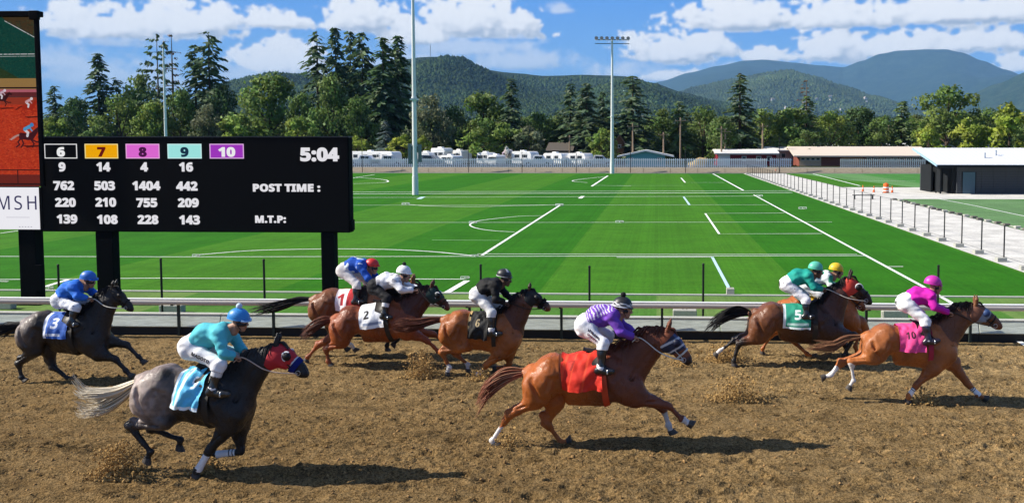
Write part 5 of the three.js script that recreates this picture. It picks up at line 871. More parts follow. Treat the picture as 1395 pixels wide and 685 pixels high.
  // tail
  { const pts = S.tail.map((q, i) => P(q, (i ? .02 * i : 0))), cv = new THREE.CatmullRomCurve3([T(.13, -.19), ...pts.slice(1)]), list = []; const N = S.tailN ?? 150, CL = Array.from({ length: 16 }, () => [v3((R() - .5) * .5, R() - .5, (R() - .5) * 1.1), R() * 6.28, .7 + .3 * R(), R()]);
    for (let i = 0; i < N; i++) { const cl = CL[Math.floor(R() * CL.length)], len = (.72 + .28 * Math.sqrt(R())) * cl[2], sp = S.tailSpread ?? .13, o = v3((R() - .5) * .12, (R() - .5) * .3, (R() - .5) * .3).add(cl[0]).multiplyScalar(sp * 2), w = cl[1] + R() * 1.2, fall = cl[3] * (S.tailFall ?? .06), pp = []; for (let k = 0; k <= 7; k++) { const q = k / 7 * len, e = cv.getPoint(Math.min(1, q)), g = Math.pow(q, 1.15) * (.35 + .65 * q); pp.push(e.add(o.clone().multiplyScalar(.12 + .95 * Math.sin(Math.min(1, q * 1.25) * 1.57) * .8)).add(v3(0, -fall * g - .0 + Math.sin(w + q * 7) * .055 * q, Math.cos(w + q * 5) * .05 * q))); } list.push(pp); }
    const g = strands(list.slice(0, Math.floor(N * .72)), .0075 * s, .0015), g2 = strands(list.slice(Math.floor(N * .72)), .0075 * s, .0015); put('tail', g, std(S.tailRGB, .6)); put('tail', g2, std(S.tailRGB2 ?? S.tailRGB.map((q) => q * .6), .6)); }
  // mane and forelock
  { const list = []; for (let i = 0; i < 130; i++) { const w = i / 129, o = w < .55 ? T(1.16, -.02).lerp(cr, w / .55) : cr.clone().lerp(Hd(-.01, .03), (w - .55) / .45), r0 = cast(o.clone().addScaledVector(nv, .1), nv.clone().multiplyScalar(-1), .4, -.006), sd = R() < (S.maneSide ?? .5) ? 1 : -1, l = (S.maneLen ?? .15) * (.6 + R() * .7), f = (S.maneFly ?? .5) * (.5 + R());
      const q1 = r0.clone().addScaledVector(nv, -l * .30 * f).add(v3(-l * .32 * f, 0, sd * .02)), q2 = r0.clone().add(v3(-l * .8 * f, (-l * .5) * (1 - f * .5) + .02, sd * (.06 + R() * .03))), q3 = r0.clone().add(v3(-l * (1.05) * f, -l * (1 - f * .6), sd * (.085 + R() * .04))); list.push([r0.clone().add(v3(0, 0, (R() - .5) * .02)), q1, q2, q3]); }
    for (let i = 0; i < 16; i++) { const r0 = Hd(.0 + R() * .02, .07, (R() - .5) * .05); list.push([r0, Hd(.06, .09 + R() * .03, (R() - .5) * .06), Hd(.14, .085, (R() - .5) * .08), Hd(.2 + R() * .05, .075, (R() - .5) * .09)]); }
    put('mane', strands(list, .010 * s, .002), std(S.maneRGB, .65)); }
  // saddle cloth, girth, saddle
  const ringAt = (uu, phi, grow = .012) => { const o = T(uu, -.36), d = v.clone().multiplyScalar(Math.cos(phi)).add(v3(0, 0, Math.sin(phi))).normalize(); return cast(o, d, .75 * s, grow, Math.abs(phi) > 1.3 ? DT : D); };
  { const u0 = S.cloth.u0, u1 = S.cloth.u1, ph = S.cloth.phi ?? 1.75, rip = S.cloth.ripple ?? .006, sd = S.seed;
    const fn = (i, j) => { const phi = lerp(-ph, ph, j), lowk = Math.abs(phi) / ph, uu = lerp(u0, u1, i) - (S.cloth.sweep ?? .02) * lowk, w = rip * lowk * (Math.sin(i * 9 + sd + lowk * 3) + Math.sin(i * 17 + phi * 5 + sd) * .6 + 1.2) + (vnoise(i * 7 + sd * 3, j * 16) - .4) * rip * 2.4 + Math.abs(vnoise(i * 6 + phi * 2.5 + sd, phi * 1.6) - .5) * rip * 4.5, p = ringAt(uu, phi, .012); const o = T(uu, -.36), d = p.clone().sub(o).normalize(); return p.addScaledVector(d, w); };
    const g = cloth(fn, 22, 44, .006), uv = g.attributes.uv; for (let i = 0; i < uv.count; i++) { const x = uv.getX(i), y = uv.getY(i), phi = lerp(-ph, ph, y), near = phi > 0; uv.setXY(i, near ? x : 1 - x, 1 - clamp((Math.abs(phi) - .25) / (ph - .25))); }
    const tex = canvasTex(256, 256, S.cloth.draw); put('saddle_cloth', g, new THREE.MeshStandardMaterial({ map: tex, roughness: .75, bumpMap: clothBump, bumpScale: .004 }));
    put('girth', cloth((i, j) => ringAt(lerp(1.06, 1.14, i), lerp(-3.1, 3.1, j), .016), 3, 60, .005), std(S.girthRGB ?? [.03, .025, .02], .7));
    const sad = []; for (const sg of [-1, 1]) sad.push(cloth((i, j) => ringAt(lerp(.92, 1.12, i) - .0 * j, sg * lerp(.0, .95 - .35 * Math.abs(i - .5), j), .026 + .012 * (1 - j)), 8, 12, .008)); sad.push(cloth((i, j) => ringAt(lerp(.86, 1.16, i), lerp(-.22, .22, j), .03 + .05 * Math.pow(Math.abs(i - .5) * 2, 2.2)), 12, 6, .012));
    put('saddle', merge(sad), leather); }
  if (S.strap) put('surcingle', cloth((i, j) => ringAt(lerp(S.strap[0], S.strap[0] + .045, i), lerp(-1.75, 1.75, j), .022), 2, 40, .004), std(S.strap[1], .7));
  // bridle, hood, blinker cups
  const band = (list, r, closed = false) => tube(list, r, list.length * 3, 6, closed), hring = (x, grow = .006) => { const o = Hd(x, -.045), n = 28, q = []; for (let i = 0; i < n; i++) { const w = i / n * 6.2832; q.push(castH(o, b.clone().multiplyScalar(Math.cos(w)).add(v3(0, 0, Math.sin(w))), grow)); } return q; };
  const castH = (o, d, grow) => { let k = .24 * hs; const p = o.clone().addScaledVector(d, k); for (let i = 0; i < 50 && k > 0; i++) { const e = dist(head, p.x, p.y, p.z) - grow; if (e < .0015) break; k -= Math.max(e * .8, .002); p.copy(o).addScaledVector(d, k); } return p; };
  if (S.hood) {
    const h = S.hood, clip = (x, y, z) => { const e = v3(x, y, z).sub(pl), ha = e.dot(a) / hs, hb = e.dot(b) / hs; return Math.max(ha - (h.to + hb * .25), -.05 - ha - (hb < 0 ? hb * .35 : hb * .2), .035 - Math.hypot(ha + .02, hb - .1, (Math.abs(z - zl) / hs - .06) * 1.0)) * hs; };
    const hl = head.filter((p) => !p.neg && p.tag !== EAR); put('hood', surface([...hl, bone(m1.clone().lerp(pb, .6), pb, .14 * s, .118 * s, { q: 1.4, k: .08 })], .0095, { grow: .009, clip, color: (x, y, z) => { const e = v3(x, y, z).sub(pl), ha = e.dot(a) / hs, hb = e.dot(b) / hs; return h.color(ha, hb, z - zl); } }), new THREE.MeshStandardMaterial({ vertexColors: true, roughness: .7 }));
  }
  for (const sg of [-1, 1]) {
    if (S.cup) { const o = Hd(.225, .01, sg * .085), g = new THREE.SphereGeometry(.062 * hs, 18, 12, 0, 6.2832, 0, 1.6).scale(1, .8, 1).rotateX(sg * Math.PI / 2); g.translate(o.x, o.y, o.z); put('blinker_cup', g, std(S.cup[0], .5)); if (S.cup[1]) { const q = []; for (let i = 0; i <= 14; i++) { const w = lerp(1.2, 4.6, i / 14) + (S.cup[2] ?? 0); q.push(o.clone().addScaledVector(a, Math.cos(w) * .064 * hs).addScaledVector(b, Math.sin(w) * .064 * hs).add(v3(0, 0, sg * .006))); } put('cup_edge', tube(q, .013 * hs, 28, 6), std(S.cup[1], .6)); } }
  }
  const bl = S.bridleRGB ?? [.015, .012, .010], bm = std(bl, .5), sideP = (x, y, sg) => castH(Hd(x, y), v3(0, 0, sg), .007);
  { const q = [band(hring(.40), .0085 * hs, true), band(hring(.40).map((e) => e.clone().addScaledVector(a, .012 * hs)), .0085 * hs, true)]; for (const sg of [-1, 1]) { q.push(band([sideP(.0, -.01, sg), sideP(.1, -.05, sg), sideP(.2, -.075, sg), sideP(.3, -.085, sg), sideP(.42, -.085, sg), sideP(.475, -.085, sg)], .0075 * hs)); q.push(band([sideP(.02, 0, sg), sideP(.09, -.10, sg), sideP(.12, -.16, sg)], .006 * hs)); } q.push(band([sideP(.10, -.03, -1), castH(Hd(.10, -.02), b, .008), sideP(.10, -.03, 1)].flatMap((e) => [e]), .008 * hs)); put('bridle', merge(q), bm); }
  if (S.nose) put('noseband', cloth((i, j) => castH(Hd(lerp(.35, .43, i), -.045), b.clone().multiplyScalar(Math.cos(lerp(-3.1, 3.1, j))).add(v3(0, 0, Math.sin(lerp(-3.1, 3.1, j)))), .016), 4, 30, .008), std(S.nose, .9));
  for (const sg of [-1, 1]) { const o = Hd(.485, -.085, sg * .062), g = new THREE.TorusGeometry(.032 * hs, .005 * hs, 6, 16); g.translate(o.x, o.y, o.z); put('bit_ring', g, steelM); }
  // wraps on the lower legs
  for (const [i, rgb, st] of S.wraps ?? []) { const g = legs[i], a0 = g.J[1].clone().lerp(g.J[2], .22), b0 = g.J[2].clone().lerp(g.pas, .2), d = b0.clone().sub(a0), prof = [[.040, 0], [.044, .02], [.043, .4], [.046, .72], [.051, .88], [.050, .98], [.046, 1]].map((q) => new THREE.Vector2(q[0] * s, q[1] * d.length())), w = new THREE.LatheGeometry(prof, 16); w.applyQuaternion(new THREE.Quaternion().setFromUnitVectors(v3(0, 1, 0), d.clone().normalize())).translate(a0.x, a0.y, a0.z); const m = put('leg_wrap', w, std(rgb, .8)); if (st) for (const k of [.12, .3]) { const c0 = a0.clone().lerp(b0, k); const o = new THREE.TorusGeometry(.044 * s, .006, 6, 18).applyQuaternion(new THREE.Quaternion().setFromUnitVectors(v3(0, 0, 1), d.clone().normalize())).translate(c0.x, c0.y, c0.z); put('wrap_stripe', o, std([.02, .02, .02], .8), m); } }
  return { S, zl, P, T, Hd, t, put, D, cast, ringAt, s, u, v, hs, off };
}

// ------------------------------------------------------------------ riders
const skinRGB = [0.36, 0.19, 0.12], skinDark = [0.16, 0.08, 0.05];
const headGeo = (skin) => {                                     // faces +x, centre of the head at the origin
  const q = (x, y, z) => v3(x, y, z), l = [], A = (a, b, ra, rb, o) => l.push(bone(a, b, ra, rb, { k: .03, ...o }));
  A(q(-.022, .035, 0), q(.012, .045, 0), .086, .084, { q: 1.12 }); A(q(.03, -.01, 0), q(.045, -.06, 0), .064, .05, { q: 1.05 }); A(q(.045, -.07, 0), q(.062, -.105, 0), .042, .026, { q: .85 });
  for (const z of [-1, 1]) { A(q(-.01, -.045, z * .048), q(.05, -.098, z * .022), .026, .022, { k: .025 }); A(q(.055, -.015, z * .045), q(.045, -.035, z * .05), .024, .02, { k: .02 }); A(q(.084, .030, z * .016), q(.070, .030, z * .05), .010, .009, { k: .015 }); A(q(.092, .010, z * .033), q(.096, .008, z * .033), .014, .013, { neg: true, k: .012 }); A(q(.074, .009, z * .032), q(.075, .009, z * .032), .0125, .0125, { k: .004, tag: 'eye' }); A(q(-.012, .018, z * .078), q(-.016, -.028, z * .076), .020, .013, { q: 2.2, k: .008 }); A(q(.101, -.036, z * .010), q(.095, -.034, z * .015), .008, .008, { k: .008 }); }
  A(q(.083, .022, 0), q(.108, -.026, 0), .010, .015, { k: .012 }); A(q(.087, -.060, -.016), q(.087, -.060, .016), .0085, .0085, { k: .008, tag: 'lip' }); A(q(.084, -.074, -.013), q(.084, -.074, .013), .0095, .0095, { k: .008, tag: 'lip' }); A(q(.097, -.067, -.02), q(.097, -.067, .02), .004, .004, { neg: true, k: .004 });
  A(q(-.03, -.05, 0), q(-.05, -.16, 0), .050, .055, { k: .04 });
  return surface(l, .0045, { color: (x, y, z) => { const n = nearest(l, x, y, z); if (n?.tag === 'eye' && x > .079) return Math.hypot(y - .008, Math.abs(z) - .032) < .006 ? [.01, .008, .006] : [.6, .58, .55]; if (n?.tag === 'lip') return [skin[0] * .85, skin[1] * .6, skin[2] * .6]; if (y > .026 && y < .037 && x > .06 && Math.abs(z) > .014 && Math.abs(z) < .056) return skin.map((e) => e * .22); if (x < .03 && y > .0 && Math.hypot(x + .02, z) > .07 && Math.abs(z) < .073) return [.02, .014, .01]; return skin; } });
};
const handGeo = (skin) => {                                     // wrist at the origin, knuckles toward +x, fingers closed down (-y) round a rein along z
  const q = (x, y, z) => v3(x, y, z), l = [], A = (a, b, ra, rb, o) => l.push(bone(a, b, ra, rb, { k: .010, ...o }));
  const zs = [.030, .010, -.010, -.029], len = [.96, 1.05, 1.0, .82];
  zs.forEach((z, i) => { A(q(-.01, 0, z * .5), q(.082, .004, z), .019, .0125, { k: .016 }); const f = len[i]; A(q(.082, .004, z), q(.082 + .030 * f, -.022 * f, z * .98), .0098, .0092, { k: .005 }); A(q(.082 + .030 * f, -.022 * f, z * .98), q(.082 + .012 * f, -.047 * f, z * .96), .0092, .0085, { k: .004 }); A(q(.082 + .012 * f, -.047 * f, z * .96), q(.082 - .012 * f, -.044 * f, z * .95), .0085, .0075, { k: .004 }); });
  A(q(.018, -.004, .026), q(.052, -.022, .046), .015, .0115, { k: .012 }); A(q(.052, -.022, .046), q(.088, -.030, .038), .0112, .009, { k: .004 }); A(q(.088, -.030, .038), q(.106, -.036, .022), .009, .0072, { k: .004 }); A(q(-.03, 0, 0), q(.0, 0, 0), .026, .026, { k: .02 });
  return surface(l, .0036, { color: () => skin });
};
const headCache = new Map(), handCache = new Map();
function makeRider(h, J) {
  const { P, zl } = h, skin = J.skin ?? skinRGB, key = skin.join();
  if (!headCache.has(key)) { headCache.set(key, headGeo(skin)); handCache.set(key, handGeo(skin)); }
  const hip = P(J.hip), sho = P(J.sho), ax = sho.clone().sub(hip), al = ax.length(), an = ax.clone().normalize(), up = v3(-an.y, an.x, 0);
  const face = P(J.face), ft = J.tilt ?? -.25, elb = [P(J.elb, .24), J.elbF ? P(J.elbF, -.22) : P(J.elb, .24).setZ(zl - .23)], hnd = [P(J.hand, .10), J.handF ? P(J.handF, -.08) : P(J.hand, .10).setZ(zl - .08).add(v3(.03, .0, 0))];
  const kn = [P(J.knee, .25)], ank = [P(J.ank, .31)], toe = [P(J.toe, .33)]; for (const a of [kn, ank, toe]) a.push(a[0].clone().setZ(2 * zl - a[0].z));
  kn[1].add(v3(.05, .02, 0)); ank[1].add(v3(.04, .0, 0)); toe[1].add(v3(.04, 0, 0));
  const k = al / .50, Z = (p, z) => p.clone().add(v3(0, 0, z)), neck = sho.clone().addScaledVector(an, .05), hb = face.clone().add(v3(-.05, -.06, 0));
  const lat = k > 1.15 ? 1.08 : k < .85 ? .94 : 1;
  const trunk = [], arms = [], legsB = [], shins = [], feet = [], nk = [];
  const mid = hip.clone().lerp(sho, .5).addScaledVector(up, .035 * k);
  trunk.push(bone(Z(hip, -.075), Z(hip, .075), .115 * lat, .115 * lat, { k: .06 }), bone(hip, mid, .118 * lat, .120 * lat, { q: .86, k: .08 }), bone(mid, sho.clone().addScaledVector(an, -.06).addScaledVector(up, -.04), .122 * lat, .118 * lat, { q: .78, k: .08 }), bone(Z(sho.clone().addScaledVector(an, -.03).addScaledVector(up, -.035), -.15), Z(sho.clone().addScaledVector(an, -.03).addScaledVector(up, -.035), .15), .072, .072, { k: .07 }));
  nk.push(bone(neck.clone().addScaledVector(up, -.03), hb, .058, .052, { k: .05 }));
  for (const i of [0, 1]) {
    const sg = i ? -1 : 1, s0 = Z(sho.clone().addScaledVector(an, -.03).addScaledVector(up, -.045), sg * .175), hp = Z(hip.clone().addScaledVector(up, -.02), sg * .09);
    arms.push(bone(s0, elb[i], .056, .042, { k: .04 }), bone(elb[i], hnd[i].clone().lerp(elb[i], .22), .044, .030, { k: .03 }));
    legsB.push(bone(hp, kn[i], .098, .060, { k: .06 })); shins.push(bone(kn[i], ank[i], .058, .038, { k: .03 }), bone(kn[i].clone().lerp(ank[i], .1).add(v3(-.02, 0, 0)), kn[i].clone().lerp(ank[i], .45).add(v3(-.02, 0, 0)), .05, .045, { k: .04 }));
    const heel = ank[i].clone().add(v3(-.045, -.055, 0)), bt = toe[i].clone(); feet.push(bone(ank[i], heel, .038, .036, { k: .03 }), bone(heel, ank[i].clone().lerp(bt, .6).add(v3(0, -.035, 0)), .034, .036, { k: .03 }), bone(ank[i].clone().lerp(bt, .5).add(v3(0, -.02, 0)), bt, .036, .028, { k: .03 }));
  }
  const base = v3(hip.x, hip.y - .12, zl), t = thing('person', J.label, 'person', base), off = base.clone().multiplyScalar(-1), put = (name, g, m, par = t) => mesh(name, g.translate(off.x, off.y, off.z), m, par);
  const all = [...trunk, ...nk, ...arms, ...legsB, ...shins, ...feet];
  const parts = [surface(all, .012, { color: () => skin })];
  const hm = new THREE.Matrix4().makeRotationFromEuler(new THREE.Euler(0, J.turn ?? 0, ft, 'YXZ')).setPosition(face); parts.push(headCache.get(key).clone().applyMatrix4(hm));
  for (const i of [0, 1]) { const f = hnd[i].clone().sub(elb[i]).normalize(), w0 = hnd[i].clone().addScaledVector(f, -.07), z = v3(0, 0, 1), y = new THREE.Vector3().crossVectors(z, f).normalize(); z.crossVectors(f, y); const m = new THREE.Matrix4().makeBasis(f, y, z).setPosition(w0); let g = handCache.get(key).clone(); if (i === 0) { g.scale(1, 1, -1); const ix = g.index.array; for (let q = 0; q < ix.length; q += 3) { const tt = ix[q]; ix[q] = ix[q + 1]; ix[q + 1] = tt; } g.computeVertexNormals(); } parts.push(g.applyMatrix4(m)); }
  put('body', join(parts), new THREE.MeshStandardMaterial({ vertexColors: true, roughness: .55 }));
  const fold = (f, amp, sd) => (x, y, z) => (vnoise3(x * f + sd, y * f * 1.5, z * f) - .62) * amp * .8 + (Math.abs(vnoise3(x * f * .55 + y * f * .9 + sd, y * f * .4, z * f * .6) - .5) - .3) * amp;
  const toLocal = (x, y, z) => { const d = v3(x, y, z).sub(hip); return [d.dot(an) / al, d.dot(up), z - zl]; };
  const cm = () => new THREE.MeshPhysicalMaterial({ vertexColors: true, roughness: .68, specularIntensity: .3, bumpMap: clothBump, bumpScale: .004 });
  put('jacket', surface([...trunk, ...arms], .0115, { grow: .016, noise: fold(12, .034, J.hip[0]), clip: (x, y, z) => { const [p] = toLocal(x, y, z); const wr = Math.min(hnd[0].distanceTo(v3(x, y, z)), hnd[1].distanceTo(v3(x, y, z))); return Math.max((.20 - p) * al * .8, .085 - wr); }, color: (x, y, z) => { const b = nearest([...trunk, ...arms], x, y, z), arm = arms.includes(b), [p, q, w] = toLocal(x, y, z); return J.jacket(p, q, w, arm, x, y, z); } }), cm());
  put('breeches', surface([trunk[0], bone(hip, hip.clone().lerp(mid, .5), .122, .120, { q: .84, k: .08 }), ...legsB, ...shins], .0115, { grow: .014, noise: fold(12, .026, 7 + J.hip[0]), clip: (x, y, z) => { const i = z > zl ? 0 : 1, d = ank[i].clone().sub(kn[i]), w = v3(x, y, z).sub(kn[i]).dot(d) / d.lengthSq(); const dk = kn[i].distanceTo(v3(x, y, z)); return dk < .3 ? (w - .30) * .25 : -1; }, color: (x, y, z) => J.pants(x, y, z, vnoise3(x * 30, y * 30, z * 30)) }), cm());
  for (const i of [0, 1]) { const l = [...shins.slice(i * 2, i * 2 + 2), ...feet.slice(i * 3, i * 3 + 3)]; const bt = put('boot', surface(l, .0105, { grow: .012, clip: (x, y, z) => { const d = ank[i].clone().sub(kn[i]), w = v3(x, y, z).sub(kn[i]).dot(d) / d.lengthSq(); return (.20 - w) * .3; }, color: (x, y, z) => { const d = ank[i].clone().sub(kn[i]), w = v3(x, y, z).sub(kn[i]).dot(d) / d.lengthSq(); return J.boot ? J.boot(w) : [.012, .012, .013]; } }), new THREE.MeshPhysicalMaterial({ vertexColors: true, roughness: .3, clearcoat: .4 })); void bt;
    const sp = toe[i].clone().lerp(ank[i], .42).add(v3(0, -.045, 0)), st = new THREE.TorusGeometry(.062, .008, 6, 18, Math.PI).rotateY(Math.PI / 2).translate(sp.x, sp.y, sp.z), tr = bar(v3(sp.x, sp.y, sp.z - .062), v3(sp.x, sp.y, sp.z + .062), .012, 6), sad = h.ringAt(1.06, i ? -.55 : .55, .03), lt = bar(v3(sp.x, sp.y + .06, sp.z), sad, .009, 5); h.put('stirrup', merge([st, tr]), steelM); h.put('stirrup_leather', lt, leather); }
  // helmet with peak, cap cover, goggles, chin strap
  const he = P(J.helm), hr = .128, dome = new THREE.SphereGeometry(hr, 26, 16, 0, 6.2832, 0, 1.75).scale(1.12, .98, .95), hq = new THREE.Quaternion().setFromEuler(new THREE.Euler(0, 0, ft * .6)), place = (g) => g.applyQuaternion(hq).translate(he.x, he.y - .045, he.z);
  { const p = dome.attributes.position, cl = new Float32Array(p.count * 3); for (let i = 0; i < p.count; i++) { const c = J.cap(Math.atan2(p.getZ(i), p.getX(i)), p.getY(i) / hr); cl.set(c, i * 3); const n = vnoise3(p.getX(i) * 40, p.getY(i) * 40, p.getZ(i) * 40) * .006; p.setXYZ(i, p.getX(i) * (1 + n), p.getY(i), p.getZ(i) * (1 + n)); } dome.setAttribute('color', new THREE.BufferAttribute(cl, 3)); dome.computeVertexNormals(); const hel = put('helmet', place(dome), new THREE.MeshStandardMaterial({ vertexColors: true, roughness: .45 }));
    const pk = new THREE.CylinderGeometry(hr * .98, hr * 1.02, .012, 22, 1, false, .45, Math.PI - .9).scale(.95, 1, 1.25); pk.rotateY(0); pk.rotateZ(-.18).translate(.045, -.005, 0); put('peak', place(pk), std(J.peak ?? J.cap(0, .2), .5), hel);
    put('helmet_rim', place(new THREE.TorusGeometry(hr * .985, .006, 6, 30).rotateX(Math.PI / 2).scale(1.13, 1, .96).translate(0, -.020, 0)), std(J.rim ?? J.cap(0, .1), .5), hel);
    if (J.pom) put('pompom', place(new THREE.IcosahedronGeometry(.040, 2).translate(-.01, hr + .02, 0)), std(J.pom, .9), hel);
    const gg = new THREE.TorusGeometry(.112, .016, 6, 26, 2.6).rotateX(Math.PI / 2).rotateY(1.3).scale(1.02, 1.5, .86).translate(.0, J.gogUp ?? -.075, 0); put('goggles', place(gg), std(J.gog ?? [.02, .02, .025], .25), hel);
    put('chin_strap', place(tube([v3(.02, -.04, .108), v3(.055, -.12, .075), v3(.085, -.175, 0), v3(.055, -.12, -.075), v3(.02, -.04, -.108)], .006, 20, 5)), std([.03, .03, .03], .6), hel); }
  // reins run from the bit to the hands
  const rm = std(J.rein ?? [.02, .016, .012], .5); for (const i of [0, 1]) { const sg = i ? -1 : 1, bt = h.Hd(.485, -.09, sg * .075), hp = hnd[i], md = bt.clone().lerp(hp, .5).add(v3(0, -.03, sg * .10)); h.put('rein', tube([bt, bt.clone().lerp(md, .55).add(v3(0, -.005, sg * .05)), md, hp.clone().add(v3(.03, 0, sg * .0)), hp.clone().add(v3(-.06, -.06, sg * .02))], .009, 30, 5), rm); }
  if (J.print) { const zz = .16, o = kn[0].clone().lerp(hip, .52), d = hip.clone().sub(kn[0]).setZ(0).normalize(), w = v3(-d.y, d.x, 0), B2 = [trunk[0], ...legsB.slice(0, 1)], g = cloth((i, j) => { const q = o.clone().addScaledVector(d, (i - .5) * -J.print.w).addScaledVector(w, (.5 - j) * J.print.h); let z = zl + .45; for (let n = 0; n < 60; n++) { const e = dist(B2, q.x, q.y, z) - .026; if (e < .002) break; z -= Math.max(.003, e * .8); if (z < zl) break; } return q.setZ(z); }, 14, 8, .001); void zz;
    const tx = canvasTex(256, 128, J.print.draw); put('printed_name', g, new THREE.MeshStandardMaterial({ map: tx, transparent: true, alphaTest: .4, roughness: .8 })); }
  return t;
}
// ------------------------------------------------------------------ the nine horses and their riders
const chestnut = (r, g, b) => ({ base: (p, q, n1) => [r * (.8 + .4 * n1), g * (.8 + .4 * n1), b], muzzle: [r * .45, g * .4, b * .6] });
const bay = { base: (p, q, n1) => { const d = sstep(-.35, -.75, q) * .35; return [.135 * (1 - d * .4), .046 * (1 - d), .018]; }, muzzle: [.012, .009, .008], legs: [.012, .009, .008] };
const num = (bg, edge, s, fg, o = {}) => (g) => {
  g.fillStyle = bg; g.fillRect(0, 0, 256, 256); if (edge) { g.fillStyle = edge; g.fillRect(0, 0, o.ew ?? 26, 256); g.fillRect(0, 256 - (o.eb ?? 20), 256, 20); }
  if (o.stripe) { g.fillStyle = o.stripe; g.fillRect(40, 196, 200, 26); }
  g.fillStyle = fg; g.font = '900 ' + (o.size ?? 150) + 'px sans-serif'; g.textAlign = 'center'; g.textBaseline = 'middle'; g.save(); g.translate(o.x ?? 138, o.y ?? 118); g.rotate(o.rot ?? 0); g.fillText(s, 0, 0); g.restore();
};
const white = [.78, .78, .78], plain = (c) => () => c, whitePants = (x, y, z, n) => [.76 + .06 * n, .76 + .06 * n, .78 + .04 * n];
const W1 = [.72, .68, .64];
